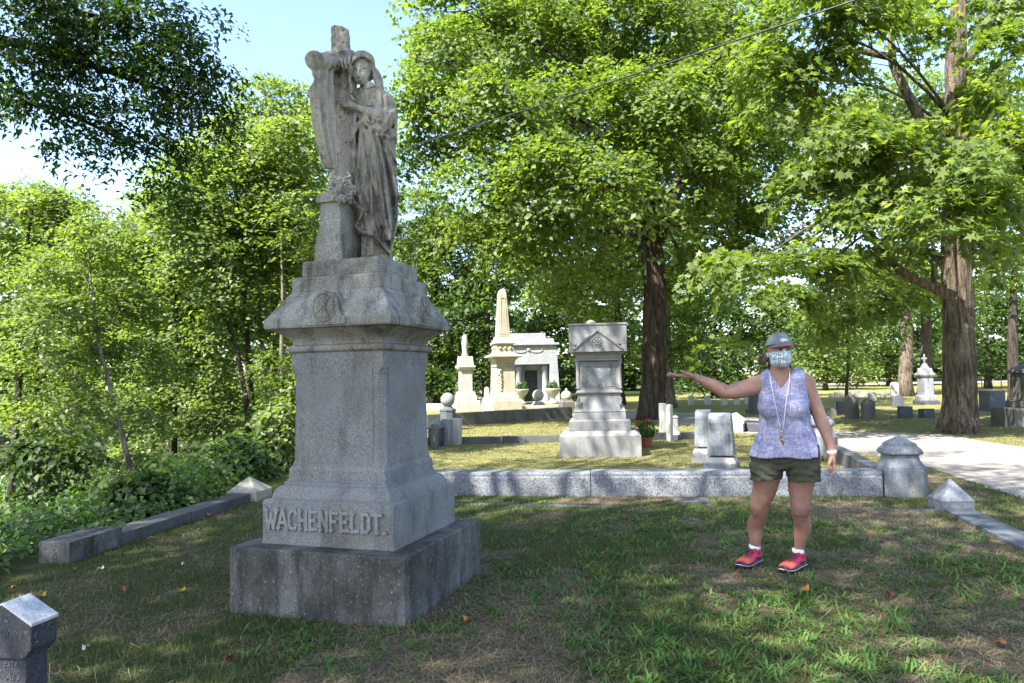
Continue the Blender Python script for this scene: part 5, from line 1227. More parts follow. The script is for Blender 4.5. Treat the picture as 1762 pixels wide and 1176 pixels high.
# Gothic monument
gp = np.array(G(800, 709)[:2])+[0, .7]; go = thing('gothic_monument', (*gp, 0), R_(16), 'white gabled marble monument with draped finial left of the obelisk', 'monument')
S4 = gp[1]/FPX; b6 = lambda n, ts, bv=.01: MB().tiers([(S4*z, S4*a) for z, a in ts]).build(n, M['marble'], go, bevel=bv)
b6('base', [(-4, 21), (17, 21), (18, 20)]); b6('plinth', [(17.8, 16), (26, 16), (28, 14)]); b6('upper_plinth', [(27.8, 14.5), (31, 14), (34, 11.5)]); b6('die', [(33.8, 10.2), (68, 10), (70, 9.5)])
b6('cornice', [(69.8, 11), (72, 13.5), (75, 15), (77, 15), (78, 13)]); b6('spire_base', [(77.8, 12), (90, 7), (94, 6)])
for a_ in range(4): MB().prism([(-S4*10, S4*77), (S4*10, S4*77), (S4*9, S4*80), (0, S4*94), (-S4*9, S4*80)], -S4*13, -S4*4).xf(Matrix.Rotation(a_*math.pi/2, 4, 'Z')).build('gable', M['marble'], go, bevel=.01)
MB().lathe([(S4*z, S4*r) for z, r in ((92, 7), (96, 6), (100, 4.5), (108, 5.2), (112, 5.4), (116, 6), (121, 5.2), (126, 4.6), (130, 3), (132, .4))], 14).build('draped_finial', M['marble'], go)

# ================================================================ mausoleum
mp = np.array(G(917, 697)[:2]); mp = mp+[0, 2.0]; mz = thing('mausoleum', (*mp, 0), R_(4), 'pale granite mausoleum with sloping walls, two round columns and a dark bronze door', 'mausoleum')
S5 = (mp[1]-1.8)/FPX; q5 = lambda px: px*S5; hw = q5(62); sp = M['mausoleum']
def wallblock(x0b, x1b, x0t, x1t, z0_, z1_, y0_, y1_, name, mat=sp, bv=.01, par=None):
    mb = MB(); mb.rings([[(x0b, y0_, z0_), (x1b, y0_, z0_), (x1b, y1_, z0_), (x0b, y1_, z0_)], [(x0t, y0_+.0, z1_), (x1t, y0_, z1_), (x1t, y1_, z1_), (x0t, y1_, z1_)]]); return mb.build(name, mat, par or mz, bevel=bv)
xl_ = lambda z: q5(-74+ (z/105.)*5); xr_ = lambda z: q5(52-(z/105.)*5)
nz = [0, 18, 36, 54, 70]
for a_, b_ in zip(nz[:-1], nz[1:]):
    wallblock(xl_(a_), q5(-42), xl_(b_), q5(-42), q5(a_)+.004, q5(b_), 0, 4.0, 'wall_block'); wallblock(q5(34), xr_(a_), q5(34), xr_(b_), q5(a_)+.004, q5(b_), 0, 4.0, 'wall_block')
wallblock(xl_(70), xr_(70), xl_(90), xr_(90), q5(70)+.004, q5(90), 0, 4.0, 'frieze'); wallblock(xl_(90), xr_(90), xl_(105), xr_(105), q5(90)+.004, q5(105), 0, 4.0, 'frieze_upper')
wallblock(q5(-72), q5(52), q5(-71), q5(51), q5(105), q5(109), -.15, 4.15, 'cornice'); wallblock(q5(-60), q5(44), q5(-58), q5(42), q5(109), q5(117), .1, 3.9, 'parapet_step'); wallblock(q5(-48), q5(29), q5(-47), q5(28), q5(117), q5(127), .2, 3.8, 'parapet')
wallblock(q5(-42), q5(-10), q5(-42), q5(-10), 0, q5(70), .75, 1.0, 'recess_wall'); wallblock(q5(14), q5(34), q5(14), q5(34), 0, q5(70), .75, 1.0, 'recess_wall'); wallblock(q5(-10), q5(14), q5(-10), q5(14), q5(60), q5(70), .75, 1.0, 'lintel')
dr = MB().box(q5(-10), .82, 0, q5(14), .90, q5(60)).build('door', plain('dark_bronze', (.03, .045, .055), .5, .5, .4), mz)
for k in range(4):
    for j in (0, 1): MB().box(q5(-8+11.5*j), .80, q5(3+14*k), q5(1.2+11.5*j), .83, q5(14+14*k)).build('door_panel', plain('bronze_panel', (.02, .03, .035), .5, .5, .4) if k+j == 0 else bpy.data.materials['bronze_panel'], dr, bevel=.01)
for x in (-22, 26): MB().lathe([(0, q5(7)), (q5(3), q5(7)), (q5(4), q5(5.3)), (q5(57), q5(4.9)), (q5(58), q5(5.6)), (q5(60), q5(5.6)), (q5(62), q5(6.3)), (q5(67), q5(6.6)), (q5(70), q5(5.6))], 18, (q5(x), .35)).build('column', sp, mz)
MB().box(q5(-64), -.9, -.1, q5(56), 0.0, q5(3)).build('step', sp, mz, bevel=.01)
MB().sphere((q5(-4), -.0, q5(97)), q5(3.2), 12, 8).build('medallion', M['marble'], mz)
mb = MB()
for s_ in (-1, 1): mb.tube([(q5(-4+s_*3), -.01, q5(97)), (q5(-4+s_*6), -.02, q5(93)), (q5(-4+s_*12), -.02, q5(91.5)), (q5(-4+s_*21), -.02, q5(92)), (q5(-4+s_*26), -.02, q5(96)), (q5(-4+s_*25), -.02, q5(99))], q5(.7), 6)
mb.build('carved_swag', sp, mz)
for s_, lab in ((-20, 'pale stone urn of dark foliage left of the mausoleum door'), (35, 'pale stone urn of dark foliage at the right corner of the mausoleum')):
    u_ = thing('planter_urn', (mp[0]+q5(s_+.5), mp[1]-1.3, 0), 0, lab, 'urn', 'planters before the mausoleum')
    MB().lathe([(0, .26), (.10, .26), (.18, .14), (.32, .10), (.38, .16), (.50, .28), (.66, .36), (.72, .40), (.76, .40), (.76, .34), (.70, .30)], 18).build('bowl', M['marble'], u_)
    leafball(u_, (0, 0, .85), .32, 260, .12, 'leaf_dark', 'foliage', rng); u_.children[1]['kind'] = 'stuff'

# ================================================================ right-hand background stones
st(1425, 1440, 703, 717, .2, 'tiny dark stub of stone left of the small blue-grey headstone', 'old_stone', 'round')
st(1442, 1457, 691, 713, .14, 'small blue-grey square headstone beside a tall round-topped one', 'slate')
st(1458, 1480, 680, 721, .16, 'tallest dark round-topped headstone on the shady right lawn', 'old_stone', 'shoulder', rz=.15)
st(1486, 1507, 687, 722, .16, 'mossy round-topped headstone right of the tallest dark one', 'old_stone', 'shoulder', rz=.1)
st(1537, 1554, 679, 702, .14, 'leaning grey headstone in front of the sunlit tree trunk', 'slate', 'gable', tilt=(0, 10))
st(1552, 1571, 700, 720, .25, 'low square dark block between the leaning headstone and another block', 'slate', rz=.2)
st(1589, 1609, 704, 720, .25, 'low dark block nearest the large right-hand tree trunk', 'slate', rz=.1)
st(1535, 1547, 658, 684, .2, 'bright white upright stone touching the sunlit tree trunk', 'marble', 'round')
st(1497, 1509, 675, 690, .2, 'bright white rounded stone behind the mossy headstone', 'marble', 'round')
for k, (x, w_, y0) in enumerate([(1431, 5, 677), (1440, 6, 675), (1450, 7, 673), (1464, 6, 674), (1474, 9, 672), (1485, 4, 676), (1490, 4, 674), (1521, 6, 675), (1527, 5, 678)]):
    st(x-w_/2, x+w_/2, y0, 684, .2, 'distant tiny white gravestone, %s in the row behind the dark round-topped stones' % ('first', 'second', 'third', 'fourth', 'fifth', 'sixth', 'seventh', 'eighth', 'last')[k], 'marble', 'round', group='distant white stones')
# cross monument
cp = G(1609, 697); cm = thing('cross_monument', (cp[0], cp[1]+.6, 0), R_(-8), 'grey marble monument crowned by a small cross, beside the large right trunk', 'monument')
S6 = (cp[1]+.6)/FPX; b7 = lambda n, ts, mat='blue_marble': MB().tiers([(S6*z, S6*a) for z, a in ts]).build(n, M[mat], cm, bevel=.01)
b7('base', [(-4, 16), (6, 16), (7, 15)], 'slate'); b7('plinth', [(6.8, 13), (14, 12.5), (16, 11)]); b7('die', [(15.8, 10), (46, 9.5), (47, 10)]); b7('cornice', [(46.8, 11), (50, 12.5), (53, 12), (55, 9)]); b7('spire', [(54.8, 9), (64, 5), (70, 2.5)])
for a_ in range(4): MB().prism([(-S6*9, S6*50), (S6*9, S6*50), (0, S6*62)], -S6*11.5, -S6*3).xf(Matrix.Rotation(a_*math.pi/2, 4, 'Z')).build('gable', M['blue_marble'], cm, bevel=.01)
MB().box(-S6*1.3, -S6*1.2, S6*69, S6*1.3, S6*1.2, S6*86).box(-S6*4.6, -S6*1.15, S6*77, S6*4.6, S6*1.15, S6*80).build('cross', M['blue_marble'], cm, bevel=.01)
st(1702, 1731, 673, 708, .5, 'square blue-grey granite block stone left of the dark right-edge monument', 'slate', base=(.12, .10))
rp = G(1756, 738); rm = thing('ledger_monument', (rp[0]+1.1, rp[1]+.7, 0), R_(-10), 'large dark stone monument with rounded carved top cut off by the right edge', 'monument')
MB().tiers([(-.1, .95, .6), (.42, .95, .6), (.44, .93, .58)]).build('base', M['old_stone'], rm, bevel=.02); MB().tiers([(.438, .70, .42), (.60, .68, .40)]).build('plinth', M['old_stone'], rm, bevel=.02)
MB().tiers([(.598, .62, .36), (1.24, .58, .34)]).build('die', M['old_stone'], rm, bevel=.02)
MB().prism([(-.64, 1.24), (.64, 1.24), (.64, 1.31), (.42, 1.42), (.2, 1.50), (0, 1.53), (-.2, 1.50), (-.42, 1.42), (-.64, 1.31)], -.38, .38).build('rounded_top', M['old_stone'], rm, bevel=.02)
# low rail fence far right
rf = thing('rail_fence', tuple(G(1700, 668)), R_(-4), 'thin grey metal rail fence far beyond the large right trunk', 'fence')
mt_ = plain('rail_metal', (.25, .27, .27), .5, .4, .4)
for k in range(15): MB().tube([(k*.62-1, 0, 0), (k*.62-1, 0, 1.0)], .03, 6).build('post', mt_, rf)
for z_ in (.5, 1.0): MB().tube([(-1.2, 0, z_), (8, 0, z_)], .03, 6).build('rail', mt_, rf)
# overhead cable
a_ = Y(1398, -2, 10.5); b_ = Y(660, 252, 17); A_ = Vector(a_); B__ = Vector(b_); dirv = (A_-B__).normalized()
A_ = A_+dirv*12; B__ = B__-dirv*9; pts = [A_.lerp(B__, k/30)+Vector((0, 0, -.25*math.sin(math.pi*k/30))) for k in range(31)]
o = MB().tube(pts, .014, 6).build('overhead_cable', plain('cable_black', (.02, .02, .022), .4, .5), None); tag(o, 'dark overhead cable sloping across in front of the big maple', 'cable')
# ================================================================ trees
def crown_points(lobes, per, pr, rs, up=.72, thick=.16, dz=.25):
    "lobes: (centre, radii, count); leaves gathered in tilted pads -> positions, normals, pad centres"
    PP, NN, PC_ = [], [], []
    for c, r, n in lobes:
        c = np.array(c); r = np.array(r, float); npad = max(3, int(n/per))
        d = rs.normal(0, 1, (npad, 3)); d /= np.linalg.norm(d, axis=1)[:, None]; d[:, 2] = np.abs(d[:, 2])*np.where(rs.random(npad) < .68, 1, -1)
        rad = .45+.55*rs.random(npad)**.5; pc_ = c+d*r*rad[:, None]; PC_.append(pc_)
        pn = d*(1-up)+np.array([0, 0, up])+rs.normal(0, .16, (npad, 3)); pn /= np.linalg.norm(pn, axis=1)[:, None]
        a = rs.normal(0, 1, (npad, 3)); a -= pn*(a*pn).sum(1)[:, None]; a /= np.linalg.norm(a, axis=1)[:, None]; b = np.cross(pn, a)
        R = pr*(.55+.8*rs.random(npad)); k = max(4, int(n/npad))
        th = rs.random((npad, k))*6.283; q = np.sqrt(rs.random((npad, k)))*R[:, None]*(1+.25*np.sin(th*3+rs.random((npad, 1))*6))
        x = q*np.cos(th)*1.25; y = q*np.sin(th)*.85
        P = pc_[:, None]+a[:, None]*x[..., None]+b[:, None]*y[..., None]+pn[:, None]*(rs.normal(0, 1, (npad, k))*thick*R[:, None])[..., None]
        P[..., 2] -= dz*q*q/np.maximum(R[:, None], .05)
        N = pn[:, None]+rs.normal(0, .38, (npad, k, 3)); PP.append(P.reshape(-1, 3)); NN.append(N.reshape(-1, 3))
    return np.concatenate(PP), np.concatenate(NN), PC_
def bez(a, b, sag=.0, n=6, bow=None, rs=None):
    a, b = np.array(a, float), np.array(b, float); m = (a+b)/2+np.array([0, 0, sag]); 
    if rs is not None: m = m+rs.normal(0, .06*np.linalg.norm(b-a), 3)
    return [((1-t)**2)*a+2*t*(1-t)*m+t*t*b for t in np.linspace(0, 1, n)]
def trunk_mesh(mb, pts, rad, n=14, ridged=0.0, rs=None):
    o = len(mb.v); mb.tube(pts, rad, n)
    if ridged:
        c = np.repeat(np.array([tuple(p) for p in pts]), n, axis=0); V = np.array(mb.v[o:]); d = V-c; k = np.tile(np.arange(n), len(pts)); ring = np.repeat(np.arange(len(pts)), n)
        amp = 1+ridged*(vnoise(k*.9, ring*.35, 1.0, 2)-.5)*2+ridged*.5*np.where(k % 2 == 0, 1, -1)*vnoise(k*3.1, ring*.5)
        V = c+d*amp[:, None]; mb.v[o:] = [tuple(p) for p in V]
def resample(pts, rad, n):
    P_ = np.c_[np.array(pts, float), np.array(rad, float)]; d = np.r_[0, np.cumsum(np.linalg.norm(np.diff(P_[:, :3], axis=0), axis=1))]; u = np.linspace(0, d[-1], n)
    Q_ = np.stack([np.interp(u, d, P_[:, i]) for i in range(4)], -1); return Q_[:, :3], Q_[:, 3]
def tree(name, label, trunk, trad, lobes, leaf, size, bark_, seed, per=60, pr=.6, group=None, limbs=(), ridged=0.0, seg=14, rings=None, twigs=True, cat='tree', lobed=False, up=.72, asp=.62, droop=.15, limb_r=.05, base=None, attach=.25, twig_n=10):
    rs = np.random.default_rng(seed); base = np.array(base if base is not None else trunk[0], float)
    root = thing(name, base, 0, label, cat, group)
    loc = lambda p: np.array(p, float)-base
    tp, tr = resample(trunk, trad, rings or max(6, len(trunk)*2)); mb = MB()
    trunk_mesh(mb, [loc(p) for p in tp], tr, seg, ridged, rs)
    for lp, lr in limbs:
        a_, b_ = resample(lp, lr, 8); trunk_mesh(mb, [loc(p) for p in a_], b_, 8)
    P, N, PCs = crown_points(lobes, per, pr, rs, up)
    if twigs:
        for (c, r, n), pcs in zip(lobes, PCs):
            if n < 500 and len(trunk) > 8: continue
            c = np.array(c)
            # attach to a point of the trunk lower than the lobe
            cand = [i for i in range(len(tp)) if tp[i][2] < c[2]-.3*np.linalg.norm(c[:2]-tp[i][:2])] or [len(tp)-1]
            cand = [i for i in cand if i >= len(tp)*attach] or [int(len(tp)*(attach+.12*rs.random()))]
            j = cand[-1] if len(cand) < 2 else cand[-1-int(rs.random()*.3*len(cand))]; L = np.linalg.norm(c-tp[j]); r0 = min(tr[j]*.6, limb_r*(.5+L*.12))
            pts = bez(tp[j], c, L*.08, 6, rs=rs); mb.tube([loc(p) for p in pts], [r0*(1-.75*t) for t in np.linspace(0, 1, 6)], 6)
            sel = pcs[rs.permutation(len(pcs))[:twig_n]]
            for q in sel:
                s_ = pts[rs.integers(2, 6)]; mb.tube([loc(p) for p in bez(s_, q, .1, 4, rs=rs)], [r0*.28, r0*.2, r0*.14, r0*.05], 4)
    mb.build('trunk', M[bark_], root)
    padv = np.clip(rs.normal(.45, .28, len(P)), 0, 1)*.7+.3*vnoise(P[:, 0]+P[:, 2]*.7, P[:, 1], .5, 2)
    cr = leaf_obj('crown', P-base, N, size, M[leaf], root, rs, asp, droop, lobed, np.clip(padv, 0, 1)); cr['kind'] = 'stuff'
    return root
def PL(D, *l, dens=5.0, ls=.12, asp=.62, fy=1.0):
    "lobes given in photo pixels at depth D: (x, y, rx, ry[, extra depth])"
    out = []
    for q in l:
        d = D+(q[4] if len(q) > 4 else 0); k = d/FPX; c = Y(q[0], q[1], d); rx, ry = q[2]*k, q[3]*k
        n = int(dens*math.pi*rx*ry/(ls*ls*asp*.52)); out.append((c, (rx, (rx+ry)/2*fy, ry), n))
    return out
def TP(D, *l): return [Y(x, y, D) for x, y in l]

# --- big maple in the middle
base_ = G(1122, 722); base_[2] = -.1; D = base_[1]
fl_ = [base_, base_+[.0, .0, .25]]
tr_ = [base_]+TP(D, (1121, 700), (1124, 660), (1126, 600), (1127, 500), (1122, 430), (1118, 330), (1110, 250), (1085, 190), (1060, 120), (1040, 40), (1030, -60))
limbs = [(TP(D, (1122, 430), (1175, 300), (1215, 200), (1235, 110), (1260, 20)), (.28, .2, .15, .11, .05)), (TP(D, (1118, 330), (1060, 200), (1010, 120), (985, 60), (1000, -60)), (.30, .22, .18, .13, .06)),
         (TP(D, (1110, 260), (1010, 230), (930, 170), (860, 140)), (.2, .13, .08, .03)), (TP(D, (1085, 190), (1000, 150), (950, 155)), (.14, .09, .04)),
         (TP(D-3, (1126, 215), (1175, 180), (1205, 168)), (.09, .06, .03)), (TP(D-3.5, (1205, 130), (1235, 95), (1262, 85), (1300, 82)), (.13, .10, .08, .05))]
LB = PL(D, (770, 110, 85, 80, -3), (735, 190, 65, 60, -3.5), (800, 20, 110, 70, -2), (880, 200, 110, 90, -4), (900, 70, 120, 90, -1), (1000, 30, 130, 90, 0), (1120, 50, 130, 90, -1), (1240, 40, 130, 90, 0),
        (830, 330, 95, 75, -4), (960, 320, 110, 80, -5), (1060, 330, 90, 70, -5.5), (1000, 200, 120, 90, -3), (1120, 190, 110, 90, -4), (1240, 170, 110, 90, -3), (880, 415, 90, 50, -4), (985, 430, 85, 55, -3.5), (800, 415, 65, 50, -3),
        (1190, 300, 80, 80, -3.5), (1280, 290, 100, 90, -2), (1230, 400, 95, 70, -1), (1310, 410, 80, 60, 0), (1075, 430, 50, 60, 2), (1010, 500, 80, 50, 1), (960, 500, 50, 30, 2), (1180, 480, 60, 50, 3), (745, 250, 55, 40, -3),
        (900, 140, 200, 140, 4), (1100, 260, 220, 170, 5), (1230, 200, 170, 160, 5), (980, 380, 180, 100, 5), dens=3.9, ls=.135, asp=.85)
tree('maple_tree', 'big maple with thick dark furrowed trunk just behind the pedimented monument', tr_, [.50, .41, .36, .335, .33, .32, .31, .28, .23, .18, .12, .07], LB, 'leaf_maple', .135, 'bark', 21, per=80, pr=.68, attach=.38, up=.58, limbs=limbs, ridged=.15, seg=60, rings=60, asp=.85, base=(base_[0], base_[1], 0), limb_r=.07)
# --- right-hand maple
base_ = G(1648, 745); base_[2] = -.1; D = base_[1]
tr_ = [base_]+TP(D, (1650, 720), (1652, 690), (1651, 640), (1649, 560), (1646, 450), (1646, 380), (1646, 250), (1644, 120), (1650, 20), (1655, -90))
limbs = [(TP(D-.5, (1646, 330), (1610, 250), (1575, 190), (1550, 140), (1528, 95), (1540, 20)), (.14, .11, .10, .095, .08, .04)), (TP(D-.5, (1530, 98), (1500, 92), (1460, 84), (1400, 60)), (.08, .07, .05, .02)),
         (TP(D-.8, (1640, 510), (1590, 490), (1540, 460), (1510, 415), (1480, 380)), (.12, .09, .08, .06, .02)), (TP(D-.6, (1605, 500), (1608, 460), (1605, 410)), (.07, .06, .03)), (TP(D, (1650, 120), (1700, 60), (1762, 40)), (.13, .1, .06)), (TP(D, (1650, 130), (1690, 122), (1730, 120)), (.09, .06, .02))]
LB = PL(D, (1590, 60, 50, 40, -1.2), (1700, 170, 50, 40, -1.5), (1400, 50, 120, 70, -1.5), (1330, 130, 75, 55, -1.5), (1480, 30, 80, 45, -2), (1420, 140, 70, 50, -1), (1560, 20, 70, 30, 1), (1450, 250, 90, 60, -2), (1560, 270, 90, 60, -2.5), (1660, 300, 85, 60, -2.8), (1740, 250, 80, 60, -2), (1400, 340, 95, 60, -1),
        (1500, 370, 90, 60, -2), (1620, 370, 80, 45, -3), (1710, 370, 80, 55, -2.5), (1745, 120, 60, 80, -1), (1740, 20, 80, 50, 0), (1290, 460, 95, 38, -2), (1400, 460, 90, 45, -2), (1480, 470, 70, 40, -1), (1700, 440, 70, 40, 1), (1560, 440, 60, 40, 1),
        (1245, 590, 26, 15, -1), (1340, 200, 70, 60, 1), (1610, 200, 60, 40, 2), (1440, 540, 70, 35, 3), (1540, 520, 60, 35, 3), (1500, 300, 170, 90, 3), (1680, 330, 120, 90, 3), (1350, 520, 60, 35, 2), dens=4.3, ls=.135, asp=.85)
tree('maple_tree', 'tall maple with brown sun-dappled trunk standing beside the gravel road', tr_, [.44, .36, .315, .30, .29, .28, .27, .235, .20, .16, .12], LB, 'leaf_maple', .155, 'bark_light', 22, lobed=True, per=75, pr=.55, attach=.52, up=.60, limbs=limbs, ridged=.13, seg=56, rings=50, asp=.85, base=(base_[0], base_[1], 0), limb_r=.045)
# --- tree over the camera: its low branches hang in at the top left; it shades the plot
tb = np.array([-9.2, 1.2, ground_z(-9.2, 1.2)])
rs = np.random.default_rng(5)
hang = [(Y(x, y, d), (rx*d/FPX, rx*d/FPX, ry*d/FPX), int(n*.72)) for x, y, d, rx, ry, n in [
    (40, 30, 6.6, 110, 60, 2600), (150, 40, 6.8, 110, 60, 2600), (250, 40, 7.0, 80, 55, 1900), (310, 90, 7.2, 60, 40, 1200), (60, 120, 6.6, 90, 50, 1800), (170, 130, 6.9, 100, 45, 2000), (280, 150, 7.1, 80, 40, 1500), (365, 150, 7.4, 45, 32, 700),
    (40, 185, 6.5, 70, 22, 600), (130, 195, 6.7, 80, 26, 900), (230, 205, 7.0, 90, 30, 1200), (330, 200, 7.3, 70, 28, 900), (400, 218, 7.5, 34, 14, 180), (170, 250, 6.8, 60, 20, 450), (260, 260, 7.0, 60, 26, 600), (330, 262, 7.2, 45, 22, 350),
    (290, 320, 7.1, 42, 28, 420), (330, 355, 7.2, 26, 22, 200), (165, 300, 6.9, 22, 22, 110), (100, 250, 6.7, 40, 18, 200), (310, 110, 7.1, 70, 40, 900), (20, 205, 6.5, 40, 12, 160), (350, 30, 7.4, 30, 20, 200)]]
top_ = []
for k in range(60):
    a = rs.uniform(0, 6.283); r_ = rs.uniform(0, 6.2)**1.0; z = rs.uniform(6.8, 12.5)
    c = np.array([-6.0+r_*math.cos(a), .2+r_*math.sin(a)*.95, z])
    if (c[2]-CAM_H) < .56*max(c[1]+1.4, 0)+1.4: continue
    top_.append((c, (1.5, 1.5, .95), 640))
for c in ((-4.6, 5.2, 9.3), (-3.6, 4.2, 9.8), (-6.2, 6.6, 10.2), (-2.4, 2.4, 9.2), (-3.0, -2.5, 9.0), (-5.4, 4.6, 8.4), (-2.2, -.8, 9.4), (-3.4, .9, 8.6), (-4.6, -3.4, 8.6), (-1.6, -3.2, 8.8), (-2.2, 4.9, 10.4), (-.8, 1.2, 10.2), (-2.6, 3.4, 9.2), (-1.2, 3.0, 9.6), (-.2, 3.6, 10.4), (-1.9, 4.4, 11.2), (-.2, 2.2, 9.4), (-1.0, 2.0, 10.6), (-3.2, 6.2, 11.0), (-1.9, 5.8, 11.6), (-4.4, 7.4, 11.2), (-2.9, 7.4, 12.0), (-.6, 4.6, 11.8), (.3, 1.6, 10.0), (-2.4, 1.4, 10.6), (-3.2, 7.8, 10.2), (-2.2, 8.6, 11.0), (-4.2, 8.4, 11.0), (-3.4, 9.2, 11.6)): top_.append((np.array(c), (1.4, 1.4, .8), 520))
limbs = []
t0 = tb+[0, 0, 3.2]
for pts, rr_ in (([(-60, 20), (0, 55), (100, 95), (160, 122), (260, 150), (340, 175)], .055), ([(-40, 140), (0, 165), (90, 185), (200, 200), (290, 240), (330, 300)], .030), ([(-60, 100), (0, 130), (80, 165), (170, 250)], .022), ([(-40, -60), (60, 10), (200, 30), (300, 70)], .04), ([(110, 95), (200, 90), (310, 130), (390, 200)], .018), ([(90, 90), (140, 60), (220, 20)], .025), ([(200, 210), (300, 270), (335, 350)], .012)):
    lp = [Y(x, y, 6.5+.0022*max(x, 0)) for x, y in pts]
    if pts[0][0] < 0: lp = [t0+[0, 0, .3], (t0+lp[0])/2+[0, 0, .35]]+lp; rad = [rr_*2.2, rr_*1.6]+list(np.linspace(rr_, rr_*.2, len(pts)))
    else: rad = list(np.linspace(rr_, rr_*.25, len(pts)))
    limbs.append((lp, rad))
tr_ = [tb-[0, 0, .2], tb+[.1, 0, 1.5], tb+[.4, .1, 3.5], tb+[1.4, 0, 6], tb+[2.4, -.2, 8.5], tb+[3.0, -.4, 11.5]]
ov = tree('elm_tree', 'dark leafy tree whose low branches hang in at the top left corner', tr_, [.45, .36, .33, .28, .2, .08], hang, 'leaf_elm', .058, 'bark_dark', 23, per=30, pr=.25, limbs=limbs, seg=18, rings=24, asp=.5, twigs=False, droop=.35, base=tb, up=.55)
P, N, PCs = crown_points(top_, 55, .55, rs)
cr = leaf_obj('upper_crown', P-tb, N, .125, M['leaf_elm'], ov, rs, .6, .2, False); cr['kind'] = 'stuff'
mb = MB()
for c, r, n in top_[::2]: mb.tube([p-tb for p in bez(tr_[3]+(tr_[5]-tr_[3])*rs.random(), c, .4, 6, rs=rs)], [.09, .075, .06, .05, .03, .015], 6)
for (c, r, n) in hang[::1]:
    q = Y(60, 95, 6.7); 
mb.build('upper_limbs', M['bark_dark'], ov)

# --- woods on the left: separate young trees
def gtree(px, py_crown, D, label, trunk_px, r0, lobes, leaf='leaf_light', ls=.085, seed=0, bark_='bark_dark', dens=4.2, pr=.34, per=46, name='young_tree', ridged=0, asp=.72, group='young trees of the wood edge', seg=8, **k):
    pts = TP(D, *trunk_px); b = pts[0].copy(); b[2] = ground_z(b[0], b[1])-.1; 
    if pts[0][2] > b[2]: pts = [b]+pts
    n = len(pts); rad = [r0*(1-.85*i/(n-1)) for i in range(n)]
    return tree(name, label, pts, rad, PL(D, *lobes, dens=dens, ls=ls, asp=asp), leaf, ls, bark_, seed, per=per, pr=pr, group=group, seg=seg, twigs=True, asp=asp, base=(pts[0][0], pts[0][1], float(ground_z(pts[0][0], pts[0][1]))), ridged=ridged, **k)
gtree(0, 0, 10.5, 'slender pale-barked sapling leaning left at the edge of the woods', [(226, 822), (222, 800), (208, 740), (190, 670), (170, 590), (158, 500), (150, 420)], .055,
      [(140, 470, 75, 60), (90, 540, 80, 50, -.4), (200, 540, 80, 55, .3), (60, 620, 75, 40, -.5), (150, 620, 60, 40, .5), (240, 620, 60, 45, .5), (110, 700, 90, 35, -.4), (230, 730, 80, 30, .4), (160, 400, 60, 50), (60, 460, 60, 45, .4), (230, 800, 50, 22, .3)], seed=31, bark_='bark_birch', ls=.066, dens=3.4, pr=.26)
gtree(0, 0, 14.0, 'thin dark-stemmed tree just left of the birch-like sapling', [(20, 830), (30, 700), (40, 560), (45, 420), (60, 340)], .09, [(50, 380, 95, 60), (10, 450, 60, 55), (90, 440, 80, 50, 1), (20, 560, 70, 50), (100, 360, 60, 40)], seed=32, ls=.09)
gtree(0, 0, 13.5, 'bushy young tree in the middle of the left woods', [(300, 800), (300, 700), (305, 600), (300, 480), (295, 380)], .07, [(300, 420, 85, 60), (250, 500, 80, 60), (350, 500, 80, 60), (290, 580, 90, 50), (360, 620, 70, 50), (250, 660, 80, 40), (330, 700, 90, 40), (280, 760, 90, 40), (220, 440, 60, 50), (380, 720, 70, 40)], seed=33, ls=.082)
for k, (D_k, lab, tp_, r_, lb_) in enumerate([
    (12.3, 'forked dark stem left of the tall monument, first from the left of the group', [(430, 790), (425, 700), (408, 600), (375, 520), (350, 440)], .075, [(360, 440, 80, 60), (330, 380, 80, 60), (400, 500, 60, 45), (300, 330, 70, 45)]),
    (12.6, 'straight dark stem left of the tall monument, second of the group', [(436, 800), (432, 680), (424, 560), (415, 430), (405, 300)], .085, [(400, 330, 95, 70), (440, 420, 70, 60), (380, 260, 75, 50), (450, 260, 60, 50), (400, 560, 50, 40)]),
    (12.9, 'pale twisting stem left of the tall monument, third of the group', [(470, 790), (462, 700), (455, 620), (446, 555), (450, 470), (450, 380)], .065, [(460, 400, 70, 55), (500, 330, 60, 60), (480, 480, 60, 45), (500, 560, 45, 50)]),
    (12.2, 'slim sunlit stem nearest the left side of the tall monument', [(487, 780), (483, 690), (484, 600), (486, 500), (484, 400), (480, 300)], .055, [(500, 260, 70, 60), (520, 380, 60, 60), (480, 640, 50, 40), (490, 720, 55, 40)])]):
    gtree(0, 0, D_k, lab, tp_, r_, lb_, seed=40+k, ls=.088, bark_=['bark_dark', 'bark_dark', 'bark_birch', 'bark_birch'][k])
gtree(0, 0, 20, 'tallest tree of the left woods, its top showing beside the hanging cloth of the statue', [(480, 780), (475, 600), (470, 400), (460, 250), (455, 150)], .14, [(470, 170, 75, 38), (430, 220, 70, 40), (510, 215, 60, 45), (440, 300, 110, 60), (520, 310, 70, 60), (350, 290, 70, 50), (330, 370, 90, 60), (450, 400, 110, 60), (260, 360, 55, 40), (520, 420, 60, 60), (400, 520, 120, 70), (500, 540, 80, 80), (480, 660, 90, 60)], seed=50, ls=.11, dens=3.6, pr=.5, leaf='leaf_light')
gtree(0, 0, 22, 'broad tree at the far left of the woods with a rounded top', [(60, 800), (60, 600), (60, 420), (65, 350)], .16, [(40, 350, 90, 40), (110, 370, 60, 40), (170, 420, 60, 45), (20, 430, 80, 60), (110, 480, 100, 60), (220, 470, 70, 60), (60, 580, 120, 70), (200, 600, 110, 80), (300, 560, 90, 80), (330, 680, 110, 70), (120, 700, 120, 60)], seed=51, ls=.12, dens=3.2, pr=.5, leaf='leaf_maple')
